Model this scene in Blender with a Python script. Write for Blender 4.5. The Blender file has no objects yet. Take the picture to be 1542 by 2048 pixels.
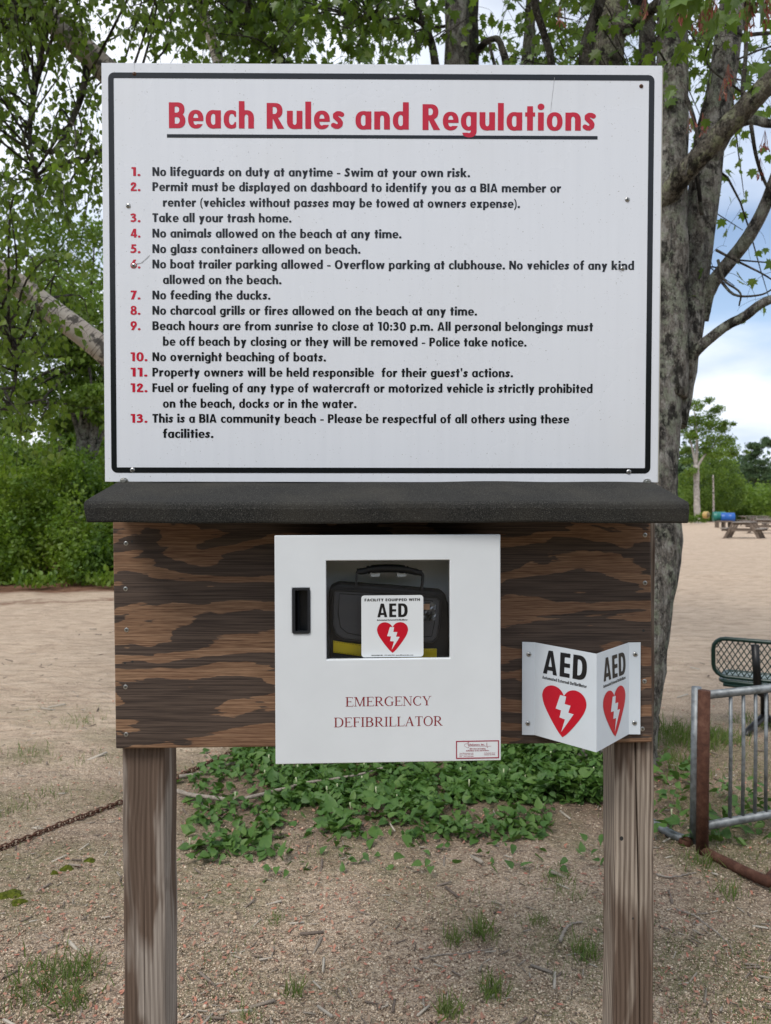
import bpy, math, random
import numpy as np
from mathutils import Vector, Matrix

SC = bpy.context.scene
R_ = math.radians
# ------------------------------------------------------------------ camera
F = 1481.0            # focal length in pixels of the 1542 px wide photograph
PITCH = R_(0.5)
CAMZ = 1.5
cd = bpy.data.cameras.new('camera'); cam = bpy.data.objects.new('camera', cd)
SC.collection.objects.link(cam); SC.camera = cam
cam.location = (0, 0, CAMZ); cam.rotation_euler = (R_(90) - PITCH, 0, 0)
cd.sensor_fit = 'VERTICAL'; cd.sensor_height = 36; cd.lens = 36 * F / 2048
cd.clip_start = 0.05; cd.clip_end = 2000
cd.dof.use_dof = True; cd.dof.focus_distance = 1.6; cd.dof.aperture_fstop = 7.5
# ------------------------------------------------------------------ render look
SC.view_settings.view_transform = 'Standard'; SC.view_settings.look = 'None'
SC.view_settings.exposure = 0.40; SC.view_settings.gamma = 1
SC.view_settings.use_curve_mapping = False
SC.render.engine = 'CYCLES'
SC.cycles.use_denoising = True
SC.cycles.max_bounces = 8; SC.cycles.transparent_max_bounces = 12
SC.cycles.sample_clamp_indirect = 6
# ------------------------------------------------------------------ light
SUN_EL, SUN_AZ = R_(52), R_(-145)      # azimuth from +Y towards +X
W = bpy.data.worlds.new('World'); SC.world = W; W.use_nodes = True
nt = W.node_tree; nt.nodes.clear()
def wn(t, **k):
    n = nt.nodes.new(t)
    for a, b in k.items(): setattr(n, a, b)
    return n
L = nt.links.new
out = wn('ShaderNodeOutputWorld'); bg = wn('ShaderNodeBackground'); bg.inputs[1].default_value = 0.12
sky = wn('ShaderNodeTexSky', sky_type='NISHITA', sun_disc=False, sun_elevation=SUN_EL, sun_rotation=SUN_AZ,
         air_density=1.0, dust_density=0.6, ozone_density=1.4)
tc = wn('ShaderNodeTexCoord')
sep = wn('ShaderNodeSeparateXYZ'); L(tc.outputs['Generated'], sep.inputs[0])
zz = wn('ShaderNodeMath', operation='MAXIMUM'); L(sep.outputs[2], zz.inputs[0]); zz.inputs[1].default_value = 0.0
za = wn('ShaderNodeMath', operation='ADD'); L(zz.outputs[0], za.inputs[0]); za.inputs[1].default_value = 0.22
dx = wn('ShaderNodeMath', operation='DIVIDE'); L(sep.outputs[0], dx.inputs[0]); L(za.outputs[0], dx.inputs[1])
dy = wn('ShaderNodeMath', operation='DIVIDE'); L(sep.outputs[1], dy.inputs[0]); L(za.outputs[0], dy.inputs[1])
cmb = wn('ShaderNodeCombineXYZ'); L(dx.outputs[0], cmb.inputs[0]); L(dy.outputs[0], cmb.inputs[1]); cmb.inputs[2].default_value = 3.3
n1 = wn('ShaderNodeTexNoise'); n1.inputs['Scale'].default_value = 0.75; n1.inputs['Detail'].default_value = 6
n1.inputs['Roughness'].default_value = 0.55; L(cmb.outputs[0], n1.inputs['Vector'])
# a gap in the cloud low over the beach on the right
vd = wn('ShaderNodeVectorMath', operation='SUBTRACT'); L(tc.outputs['Generated'], vd.inputs[0])
g = Vector((0.455, 1.0, 0.30)).normalized(); vd.inputs[1].default_value = g
vs = wn('ShaderNodeVectorMath', operation='MULTIPLY'); L(vd.outputs[0], vs.inputs[0]); vs.inputs[1].default_value = (3.0, 3.0, 9.5)
vl = wn('ShaderNodeVectorMath', operation='LENGTH'); L(vs.outputs[0], vl.inputs[0])
gm = wn('ShaderNodeMapRange', interpolation_type='SMOOTHSTEP'); L(vl.outputs['Value'], gm.inputs[0])
gm.inputs[1].default_value = 0.2; gm.inputs[2].default_value = 1.1; gm.inputs[3].default_value = -0.15; gm.inputs[4].default_value = 0.0
ad = wn('ShaderNodeMath', operation='ADD'); L(n1.outputs[0], ad.inputs[0]); L(gm.outputs[0], ad.inputs[1])
cr = wn('ShaderNodeMapRange', interpolation_type='SMOOTHSTEP'); L(ad.outputs[0], cr.inputs[0])
cr.inputs[1].default_value = 0.30; cr.inputs[2].default_value = 0.52; cr.inputs[3].default_value = 0.12; cr.inputs[4].default_value = 1.0
n2 = wn('ShaderNodeTexNoise'); n2.inputs['Scale'].default_value = 1.6; n2.inputs['Detail'].default_value = 7; L(cmb.outputs[0], n2.inputs['Vector'])
cc = wn('ShaderNodeValToRGB'); L(n2.outputs[0], cc.inputs[0])
cc.color_ramp.elements[0].position = 0.35; cc.color_ramp.elements[0].color = (4.7, 5.4, 6.6, 1)
cc.color_ramp.elements[1].position = 0.62; cc.color_ramp.elements[1].color = (7.4, 7.7, 8.2, 1)
mx = wn('ShaderNodeMix', data_type='RGBA'); L(cr.outputs[0], mx.inputs[0]); L(sky.outputs[0], mx.inputs[6]); L(cc.outputs[0], mx.inputs[7])
L(mx.outputs[2], bg.inputs[0]); L(bg.outputs[0], out.inputs[0])
sd = bpy.data.lights.new('sun', 'SUN'); sd.energy = 1.8; sd.angle = R_(20); sd.color = (1.0, 0.95, 0.88)
sun = bpy.data.objects.new('sun', sd); SC.collection.objects.link(sun)
sv = Vector((math.sin(SUN_AZ) * math.cos(SUN_EL), math.cos(SUN_AZ) * math.cos(SUN_EL), math.sin(SUN_EL)))
sun.rotation_euler = sv.to_track_quat('Z', 'Y').to_euler(); sun.location = sv * 50

# ------------------------------------------------------------------ helpers
rng = np.random.default_rng(7); random.seed(7)
FW = np.array([0, math.cos(PITCH), -math.sin(PITCH)]); UP = np.array([0, math.sin(PITCH), math.cos(PITCH)]); RT = np.array([1., 0, 0])
CAM = np.array([0, 0, CAMZ])
def ray(px, py): return FW + (px - 771) / F * RT - (py - 1024) / F * UP
def at(px, py, Y):
    d = ray(px, py); return CAM + d * (Y / d[1])
def proj(P):
    P = np.atleast_2d(P) - CAM; z = P @ FW
    return 771 + F * (P @ RT) / z, 1024 - F * (P @ UP) / z, z
def hgt(x, y):
    return (0.13 * np.exp(-(((x - 1.15) / 1.0) ** 2 + ((y - 4.5) / 0.7) ** 2)) + 0.05 * np.exp(-(((x + 0.2) / 1.6) ** 2 + ((y - 4.6) / 0.8) ** 2))
            + 0.012 * np.sin(x * 2.3 + 1) * np.cos(y * 1.7) + 0.006 * np.sin(x * 6.1 + y * 3) + 0.005 * np.sin(y * 7.7 - x * 2))
def gp(px, py):
    d = ray(px, py); z = 0
    for _ in range(8):
        t = (z - CAMZ) / d[2]; p = CAM + d * t; z = float(hgt(p[0], p[1]))
    return np.array([p[0], p[1], z])

def props(o, label=None, cat=None, group=None, kind=None):
    if label: o['label'] = label
    if cat: o['category'] = cat
    if group: o['group'] = group
    if kind: o['kind'] = kind
    return o
def thing(name, label, cat, loc=(0, 0, 0), group=None):
    o = bpy.data.objects.new(name, None); SC.collection.objects.link(o); o.location = Vector([float(c) for c in loc])
    o.empty_display_size = 0.1
    return props(o, label, cat, group)
def link(name, me, mat, parent=None, kind=None):
    o = bpy.data.objects.new(name, me); SC.collection.objects.link(o)
    if mat is not None and not me.materials: me.materials.append(mat)
    if parent is not None: o.parent = parent
    if kind: o['kind'] = kind
    return o
def wloc(parent):
    l = Vector((0, 0, 0))
    while parent is not None: l += parent.location; parent = parent.parent
    return np.array(l)
class MB:
    """collects geometry in world coordinates"""
    def __init__(s): s.v = []; s.f = []; s.uv = []; s.n = 0; s.sm = []
    def add(s, v, f, uv=None, smooth=False):
        v = np.asarray(v, float).reshape(-1, 3)
        s.v.append(v); s.uv.append(np.zeros((len(v), 2)) if uv is None else np.asarray(uv, float))
        for q in f: s.f.append(tuple(i + s.n for i in q)); s.sm.append(smooth)
        s.n += len(v); return s
    def box(s, x0, x1, y0, y1, z0, z1):
        v = [(x, y, z) for x in (x0, x1) for y in (y0, y1) for z in (z0, z1)]
        return s.add(v, [(0, 1, 3, 2), (4, 6, 7, 5), (0, 4, 5, 1), (2, 3, 7, 6), (0, 2, 6, 4), (1, 5, 7, 3)])
    def obox(s, c, ax, ay, az):
        c, ax, ay, az = map(np.asarray, (c, ax, ay, az))
        v = [c + i * ax + j * ay + k * az for i in (-1, 1) for j in (-1, 1) for k in (-1, 1)]
        return s.add(v, [(0, 1, 3, 2), (4, 6, 7, 5), (0, 4, 5, 1), (2, 3, 7, 6), (0, 2, 6, 4), (1, 5, 7, 3)])
    def tube(s, pts, rad, seg=8, cap=True, jit=0.0, closed=False):
        pts = np.asarray(pts, float); n = len(pts)
        rad = np.full(n, rad) if np.isscalar(rad) else np.asarray(rad, float)
        tan = np.zeros_like(pts)
        if closed: tan = np.roll(pts, -1, 0) - np.roll(pts, 1, 0)
        else: tan[1:-1] = pts[2:] - pts[:-2]; tan[0] = pts[1] - pts[0]; tan[-1] = pts[-1] - pts[-2]
        tan /= np.maximum(np.linalg.norm(tan, axis=1)[:, None], 1e-9)
        ref = np.array([0., 0, 1]) if abs(tan[0][2]) < .9 else np.array([1., 0, 0])
        a = np.cross(tan[0], ref); a /= np.linalg.norm(a)
        V = []; UVs = []; ln = 0.0
        th = np.arange(seg) * 2 * math.pi / seg
        for i in range(n):
            if i: ln += np.linalg.norm(pts[i] - pts[i - 1])
            a = a - tan[i] * (a @ tan[i]); a /= np.linalg.norm(a); b = np.cross(tan[i], a)
            r = rad[i] * (1 + (jit * (np.sin(th * 3 + ln * 9) * .5 + np.sin(th * 2 - ln * 5 + 1) * .6 + rng.uniform(-.35, .35, seg)) if jit else 0))
            V.append(pts[i] + np.outer(np.cos(th) * r, a) + np.outer(np.sin(th) * r, b))
            UVs.append(np.stack([th / (2 * math.pi), np.full(seg, ln)], 1))
        f = []
        for i in range(n if closed else n - 1):
            for j in range(seg):
                k = (j + 1) % seg; i2 = (i + 1) % n
                f.append((i * seg + j, i * seg + k, i2 * seg + k, i2 * seg + j))
        if cap and not closed:
            f.append(tuple(range(seg))[::-1]); f.append(tuple((n - 1) * seg + j for j in range(seg)))
        return s.add(np.concatenate(V), f, np.concatenate(UVs), True)
    def mesh(s, name, off=np.zeros(3)):
        me = bpy.data.meshes.new(name)
        v = np.concatenate(s.v) - off
        me.from_pydata(v.tolist(), [], s.f)
        uv = np.concatenate(s.uv)
        if uv.any():
            lay = me.uv_layers.new(name='UVMap'); idx = np.empty(len(me.loops), np.int32); me.loops.foreach_get('vertex_index', idx)
            lay.data.foreach_set('uv', uv[idx].astype(np.float32).ravel())
        me.polygons.foreach_set('use_smooth', s.sm); me.update()
        return me
    def build(s, name, mat, parent=None, kind=None, bevel=0, seg=2):
        o = link(name, s.mesh(name, wloc(parent)), mat, parent, kind)
        if bevel:
            m = o.modifiers.new('bevel', 'BEVEL'); m.width = bevel; m.segments = seg; m.limit_method = 'ANGLE'; m.angle_limit = R_(35)
        return o
def smoothpath(pts, n):
    """Catmull-Rom through pts"""
    P = np.asarray(pts, float); P = np.vstack([2 * P[0] - P[1], P, 2 * P[-1] - P[-2]])
    o = []
    m = len(P) - 3
    for t in np.linspace(0, m - 1e-6, n):
        i = int(t); u = t - i; a, b, c, d = P[i:i + 4]
        o.append(.5 * (2 * b + (c - a) * u + (2 * a - 5 * b + 4 * c - d) * u * u + (3 * b - a - 3 * c + d) * u ** 3))
    return np.array(o)

# ------------------------------------------------------------------ materials
class M:
    def __init__(s, name):
        s.m = bpy.data.materials.new(name); s.m.use_nodes = True; s.t = s.m.node_tree
        s.b = s.t.nodes['Principled BSDF']; s.o = s.t.nodes['Material Output']
        s._tc = None
    def n(s, typ, ins=None, **k):
        x = s.t.nodes.new(typ)
        for a, b in k.items(): setattr(x, a, b)
        for a, b in (ins or {}).items():
            if hasattr(b, 'is_output') or isinstance(b, bpy.types.NodeSocket): s.t.links.new(b, x.inputs[a])
            else: x.inputs[a].default_value = b
        return x
    def co(s, which='Object', scale=(1, 1, 1), loc=(0, 0, 0), rot=(0, 0, 0)):
        if s._tc is None: s._tc = s.n('ShaderNodeTexCoord')
        mp = s.n('ShaderNodeMapping', {0: s._tc.outputs[which]})
        mp.inputs['Scale'].default_value = scale; mp.inputs['Location'].default_value = loc; mp.inputs['Rotation'].default_value = rot
        return mp.outputs[0]
    def noise(s, vec, scale=1, detail=4, rough=.55, dist=0):
        return s.n('ShaderNodeTexNoise', {'Vector': vec, 'Scale': scale, 'Detail': detail, 'Roughness': rough, 'Distortion': dist}).outputs[0]
    def math(s, op, a, b=0.0, c=None):
        x = s.n('ShaderNodeMath', {0: a, 1: b}, operation=op)
        if c is not None:
            if isinstance(c, bpy.types.NodeSocket): s.t.links.new(c, x.inputs[2])
            else: x.inputs[2].default_value = c
        return x.outputs[0]
    def ramp(s, fac, *stops, interp='LINEAR'):
        x = s.n('ShaderNodeValToRGB', {0: fac}); e = x.color_ramp; e.interpolation = interp
        while len(e.elements) < len(stops): e.elements.new(1.0)
        for q, (p, c) in zip(e.elements, stops):
            q.position = p; c = (c, c, c) if np.isscalar(c) else c; q.color = (*c, 1)
        return x.outputs[0]
    def mix(s, f, a, b, mode='MIX'):
        x = s.n('ShaderNodeMix', data_type='RGBA', blend_type=mode)
        for i, v in ((0, f), (6, a), (7, b)):
            if isinstance(v, bpy.types.NodeSocket): s.t.links.new(v, x.inputs[i])
            elif i == 0: x.inputs[0].default_value = v
            else: x.inputs[i].default_value = (*v, 1)
        return x.outputs[2]
    def set(s, col=None, rough=None, metal=None, spec=None):
        for k, v in (('Base Color', col), ('Roughness', rough), ('Metallic', metal), ('Specular IOR Level', spec)):
            if v is None: continue
            if isinstance(v, bpy.types.NodeSocket): s.t.links.new(v, s.b.inputs[k])
            elif k == 'Base Color': s.b.inputs[k].default_value = (*v, 1)
            else: s.b.inputs[k].default_value = v
        return s
    def bump(s, h, strength=.5, dist=.01, normal=None):
        x = s.n('ShaderNodeBump', {'Height': h, 'Strength': strength, 'Distance': dist})
        if normal is not None: s.t.links.new(normal, x.inputs['Normal'])
        s.t.links.new(x.outputs[0], s.b.inputs['Normal']); return x.outputs[0]
def simple(name, col, rough=.5, metal=0, spec=.5, var=0.12, sc=60):
    m = M(name); v = m.noise(m.co(), sc, 3)
    m.set(m.ramp(v, (.3, tuple(c * (1 - var) for c in col)), (.7, tuple(min(1, c * (1 + var)) for c in col))), rough, metal, spec)
    return m.m

def island(m):
    g = m.n('ShaderNodeNewGeometry').outputs['Random Per Island']; oi = m.n('ShaderNodeObjectInfo').outputs['Random']
    return m.math('FRACT', m.math('ADD', g, oi))
def leafmat(name, cols, trans=.35, rough=.42, tcol=(.16, .30, .03), patch=None):
    m = M(name); r = island(m)
    c = m.ramp(r, *[(i / (len(cols) - 1), c) for i, c in enumerate(cols)])
    if patch:
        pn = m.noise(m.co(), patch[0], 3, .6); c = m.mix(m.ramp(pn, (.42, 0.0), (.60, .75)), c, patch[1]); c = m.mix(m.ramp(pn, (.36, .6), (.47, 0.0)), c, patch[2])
    v = m.noise(m.co(), 40, 2); c2 = m.mix(.25, c, m.ramp(v, (.3, (.02, .03, .005)), (.7, (.14, .2, .05))))
    m.set(c2, rough, 0, .4)
    tr = m.n('ShaderNodeBsdfTranslucent', {0: m.mix(.5, c2, tcol)})
    mxs = m.n('ShaderNodeMixShader', {0: trans, 1: m.b.outputs[0], 2: tr.outputs[0]})
    m.t.links.new(mxs.outputs[0], m.o.inputs[0]); return m.m
# ------------------------------------------------------------------ lettering: glyphs from unions of simple shapes, cap height 1
def gR(x0, y0, x1, y1): return lambda X, Y: np.maximum(np.maximum(x0 - X, X - x1), np.maximum(y0 - Y, Y - y1))
def gE(cx, cy, rx, ry, p=2.3): return lambda X, Y: (((np.abs(X - cx) / rx) ** p + (np.abs(Y - cy) / ry) ** p) ** (1 / p) - 1) * min(rx, ry)
def gP(*pts):
    A = sum(pts[i][0] * pts[(i + 1) % len(pts)][1] - pts[(i + 1) % len(pts)][0] * pts[i][1] for i in range(len(pts)))
    if A < 0: pts = pts[::-1]
    def f(X, Y):
        d = np.full(np.shape(X), -9.)
        for i in range(len(pts)):
            (a, b), (c, e) = pts[i], pts[(i + 1) % len(pts)]; l = math.hypot(c - a, e - b) or 1
            d = np.maximum(d, ((X - a) * (e - b) - (Y - b) * (c - a)) / l)
        return d
    return f
def gK(pts, w):
    def f(X, Y):
        d = np.full(np.shape(X), 9.)
        for (a, b), (c, e) in zip(pts, pts[1:]):
            t = np.clip(((X - a) * (c - a) + (Y - b) * (e - b)) / ((c - a) ** 2 + (e - b) ** 2), 0, 1)
            d = np.minimum(d, np.hypot(X - a - t * (c - a), Y - b - t * (e - b)) - w / 2)
        return d
    return f
def gU(*s): return lambda X, Y: np.minimum.reduce([q(X, Y) for q in s])
def gI(*s): return lambda X, Y: np.maximum.reduce([q(X, Y) for q in s])
def gD(a, *s): return lambda X, Y: np.maximum.reduce([a(X, Y)] + [-q(X, Y) for q in s])
def flip(g, w, h): return lambda X, Y: g(w - X, h - Y)
def mirx(g, w): return lambda X, Y: g(w - X, Y)
XH, AS, DS, ST = .70, 1.06, -.26, .215
ring = gD(gE(.29, .35, .29, .36), gE(.29, .35, .095, .215))
arch = gD(gU(gI(gE(.29, .40, .28, .31), gR(-1, .40, 2, 2)), gR(0.01, 0, .57, .41)), gU(gR(ST, -.1, .57 - ST, .42), gI(gE(.285, .415, .07, .13), gR(0, .41, 1, 1))))
nn = gU(gR(0, 0, ST, XH), arch)
bR = gU(gR(0, 0, ST, AS), ring)
GL = {
 'a': (.575, gU(ring, gR(.36, 0, .575, XH))), 'b': (.58, gU(gR(0, 0, ST, AS), ring)), 'd': (.58, gU(gR(.365, 0, .58, AS), ring)),
 'c': (.47, gI(gD(gE(.29, .35, .29, .36), gE(.31, .35, .11, .215), gR(.3, .25, .7, .45)), gR(-1, -1, .47, 2))),
 'e': (.56, gD(gU(ring, gR(.1, .28, .56, .40)), gR(.3, .16, .7, .28))),
 'f': (.38, gU(gR(.07, 0, .285, .82), gI(gD(gE(.33, .78, .26, .29), gE(.36, .78, .08, .13)), gR(0, .78, .40, 2)), gR(0, .54, .37, .70))),
 'g': (.58, gU(ring, gR(.365, -.03, .58, XH), gI(gD(gE(.31, -.02, .27, .26), gE(.30, -.01, .07, .10)), gR(.03, -.4, .58, -.02), gU(gR(-1, -1, 2, -.10), gR(.3, -1, 1, 1))))),
 'h': (.57, gU(gR(0, 0, ST, AS), nn)), 'i': (.22, gU(gR(0, 0, ST, XH), gE(.108, .92, .125, .125, 2))),
 'j': (.22, gU(gR(0, -.1, ST, XH), gE(.108, .92, .125, .125, 2))),
 'k': (.60, gU(gR(0, 0, ST, AS), gP((.17, .33), (.34, XH), (.59, XH), (.36, .33)), gP((.17, .42), (.36, .42), (.61, 0), (.36, 0)))),
 'l': (.215, gR(0, 0, ST, AS)), 'm': (.92, gU(nn, lambda X, Y: arch(X - .35, Y))), 'n': (.57, nn), 'o': (.58, ring),
 'p': (.58, gU(gR(0, DS, ST, XH), ring)), 'q': (.58, gU(gR(.365, DS, .58, XH), ring)),
 'r': (.40, gU(gR(0, 0, ST, XH), gI(gD(gE(.36, .34, .34, .37), gE(.40, .32, .19, .19)), gR(.1, .40, .41, 2)))),
 's': (.43, gK([(.355, .565), (.28, .603), (.20, .603), (.125, .55), (.125, .465), (.19, .40), (.26, .34), (.31, .25), (.295, .16), (.22, .10), (.13, .10), (.05, .15)], .185)),
 't': (.37, gU(gR(.075, 0, .29, .94), gR(0, .54, .37, .70))), 'u': (.57, flip(nn, .57, XH)),
 'v': (.55, gU(gP((0, XH), (.23, XH), (.36, .12), (.34, 0), (.19, 0)), gP((.32, XH), (.55, XH), (.36, 0), (.21, 0), (.19, .12)))),
 'w': (.86, gU(gP((0, XH), (.21, XH), (.32, 0), (.15, 0)), gP((.33, XH), (.47, XH), (.33, 0), (.17, .0)), gP((.40, XH), (.53, XH), (.70, 0), (.53, 0)), gP((.66, XH), (.86, XH), (.72, 0), (.56, 0)))),
 'x': (.56, gU(gP((0, XH), (.24, XH), (.56, 0), (.32, 0)), gP((.32, XH), (.56, XH), (.24, 0), (0, 0)))),
 'y': (.57, gU(gP((0, XH), (.23, XH), (.39, .10), (.20, .02)), gP((.34, XH), (.57, XH), (.29, DS), (.07, DS)))),
 'z': (.50, gU(gR(.02, .55, .48, XH), gR(0, 0, .48, .15), gP((.24, .6), (.47, .6), (.24, .1), (0, .1)))),
 'A': (.70, gD(gP((0, 0), (.24, 1), (.46, 1), (.70, 0)), gP((.20, -.02), (.225, .16), (.475, .16), (.50, -.02)), gP((.265, .32), (.35, .76), (.435, .32)))),
 'B': (.62, gD(gU(gR(0, 0, .36, 1), gE(.33, .73, .26, .27), gE(.34, .29, .28, .29)), gU(gI(gE(.27, .72, .12, .12), gR(.22, 0, 1, 1)), gI(gE(.28, .30, .13, .13), gR(.22, 0, 1, 1))), gP((-.5, -.5), (-.01, -.5), (-.01, 1.5), (-.5, 1.5)))),
 'C': (.60, gI(gD(gE(.40, .5, .40, .515), gE(.44, .5, .20, .34), gR(.46, .30, 1, .70)), gR(-1, -1, .62, 2))),
 'D': (.66, gD(gU(gR(0, 0, .3, 1), gE(.26, .5, .40, .5, 2.6)), gU(gI(gE(.24, .5, .20, .33, 2.6), gR(.22, 0, 1, 1))), gR(-1, -1, 0, 2))),
 'E': (.50, gD(gR(0, 0, .49, 1), gR(.22, .17, .6, .41), gR(.22, .58, .6, .83))),
 'F': (.48, gD(gR(0, 0, .48, 1), gR(.22, -.1, .6, .40), gR(.22, .57, .6, .83))),
 'G': (.68, gU(gI(gD(gE(.40, .5, .40, .515), gE(.44, .5, .20, .34), gR(.46, .40, 1, .70)), gR(-1, -1, .66, 2)), gR(.40, .33, .68, .52), gR(.48, .1, .68, .5))),
 'H': (.64, gU(gR(0, 0, .22, 1), gR(.42, 0, .64, 1), gR(.1, .41, .5, .60))), 'I': (.22, gR(0, 0, .22, 1)),
 'J': (.42, gU(gR(.2, .2, .42, 1), gK([(.31, .22), (.25, .12), (.1, .1)], .21))),
 'K': (.66, gU(gR(0, 0, .22, 1), gP((.18, .45), (.40, 1), (.66, 1), (.38, .45)), gP((.18, .6), (.36, .6), (.68, 0), (.41, 0)))),
 'L': (.46, gU(gR(0, 0, .22, 1), gR(0, 0, .46, .18))),
 'M': (.86, gU(gP((0, 0), (.2, 0), (.28, 1), (.11, 1)), gP((.11, 1), (.30, 1), (.50, .1), (.36, .1)), gP((.56, 1), (.75, 1), (.50, .1), (.36, .1)), gP((.66, 0), (.86, 0), (.75, 1), (.58, 1)))),
 'N': (.66, gU(gR(0, 0, .20, 1), gR(.46, 0, .66, 1), gP((0, 1), (.22, 1), (.66, 0), (.44, 0)))),
 'O': (.76, gD(gE(.38, .5, .38, .515), gE(.38, .5, .17, .34))),
 'P': (.58, gD(gU(gR(0, 0, .22, 1), gR(0, .38, .3, 1), gE(.29, .69, .28, .31)), gI(gE(.26, .69, .12, .15), gR(.22, 0, 1, 1)), gR(-1, -1, 0, 2))),
 'Q': (.78, gU(gD(gE(.38, .5, .38, .515), gE(.38, .5, .17, .34)), gP((.38, .3), (.52, .3), (.78, -.02), (.58, -.02)))),
 'R': (.64, gD(gU(gR(0, 0, .22, 1), gR(0, .40, .3, 1), gE(.30, .70, .28, .30), gP((.2, .45), (.40, .45), (.65, 0), (.40, 0))), gI(gE(.27, .71, .11, .14), gR(.22, 0, 1, 1)), gR(-1, -1, 0, 2))),
 'S': (.52, gK([(.41, .83), (.31, .895), (.20, .86), (.135, .75), (.17, .62), (.28, .50), (.375, .37), (.38, .23), (.30, .12), (.18, .10), (.06, .16)], .21)),
 'T': (.56, gU(gR(.17, 0, .39, 1), gR(0, .82, .56, 1))),
 'U': (.64, gD(gU(gR(0, .3, .64, 1), gE(.32, .32, .32, .33)), gU(gR(.21, .3, .43, 1.1), gE(.32, .32, .11, .16)))),
 'V': (.66, gU(gP((0, 1), (.23, 1), (.43, 0), (.23, 0)), gP((.43, 1), (.66, 1), (.43, 0), (.23, 0)))),
 'W': (.98, gU(gP((0, 1), (.22, 1), (.38, 0), (.19, 0)), gP((.40, 1), (.53, 1), (.38, 0), (.22, 0)), gP((.45, 1), (.58, 1), (.78, 0), (.60, 0)), gP((.76, 1), (.98, 1), (.80, 0), (.62, 0)))),
 'X': (.66, gU(gP((0, 1), (.25, 1), (.66, 0), (.41, 0)), gP((.41, 1), (.66, 1), (.25, 0), (0, 0)))),
 'Y': (.64, gU(gR(.21, 0, .43, .5), gP((0, 1), (.24, 1), (.43, .42), (.21, .42)), gP((.40, 1), (.64, 1), (.43, .42), (.21, .42)))),
 '0': (.60, gD(gE(.30, .5, .30, .515), gE(.30, .5, .095, .34))),
 '1': (.42, gU(gR(.16, 0, .38, 1), gP((.02, .82), (.2, .82), (.2, 1), (.02, 1)))),
 '2': (.56, gU(gK([(.11, .74), (.16, .86), (.27, .905), (.39, .85), (.42, .73), (.36, .56), (.24, .38), (.13, .18)], .20), gR(.02, 0, .55, .18))),
 '3': (.56, gU(gK([(.10, .84), (.24, .905), (.37, .85), (.39, .72), (.32, .60), (.22, .55), (.34, .50), (.43, .37), (.40, .20), (.28, .10), (.10, .12)], .19))),
 '4': (.64, gU(gR(.34, 0, .55, 1), gR(.02, .18, .64, .35), gP((.30, 1), (.44, 1), (.20, .25), (.01, .25)))),
 '5': (.56, gU(gR(.10, .82, .50, 1), gP((.08, .48), (.25, .48), (.27, 1), (.10, 1)), gK([(.14, .56), (.28, .60), (.41, .50), (.44, .33), (.37, .17), (.24, .10), (.08, .12)], .19))),
 '6': (.60, gU(gD(gE(.30, .33, .29, .345), gE(.30, .33, .09, .16)), gP((.02, .42), (.30, 1.0), (.54, 1.0), (.26, .42)))),
 '7': (.54, gU(gR(.02, .81, .54, 1), gP((.30, .9), (.53, .9), (.28, 0), (.05, 0)))),
 '8': (.58, gD(gU(gE(.29, .74, .25, .27), gE(.29, .28, .29, .295)), gE(.29, .74, .07, .11), gE(.29, .28, .09, .13))),
 '9': (.60, None), '.': (.24, gE(.12, .11, .125, .125, 2)), ',': (.24, gP((.04, .16), (.25, .16), (.13, -.2), (.0, -.2))),
 ':': (.24, gU(gE(.12, .12, .115, .125, 2), gE(.12, .55, .115, .125, 2))), "'": (.20, gP((0, 1.04), (.2, 1.04), (.15, .66), (.05, .66))),
 '-': (.34, gR(0, .28, .34, .42)), '(': (.26, gD(gE(.40, .40, .38, .70), gE(.52, .40, .38, .70), gR(.26, -1, 3, 3))), ')': (.26, None),
 '&': (.66, gU(gD(gE(.29, .76, .22, .25), gE(.29, .76, .05, .10)), gD(gE(.28, .28, .27, .29), gE(.28, .28, .07, .12)), gP((.15, .7), (.35, .7), (.66, 0), (.42, 0)))),
}
GL['9'] = (.60, flip(GL['6'][1], .60, 1.0)); GL[')'] = (.26, mirx(GL['('][1], .26))
def srf(*x):  # serif feet: (x0,x1,y)
    return [gR(a, y if y < .5 else y - .045, b, y + .045 if y < .5 else y) for a, b, y in x]
TH, TN = .15, .055
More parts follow.
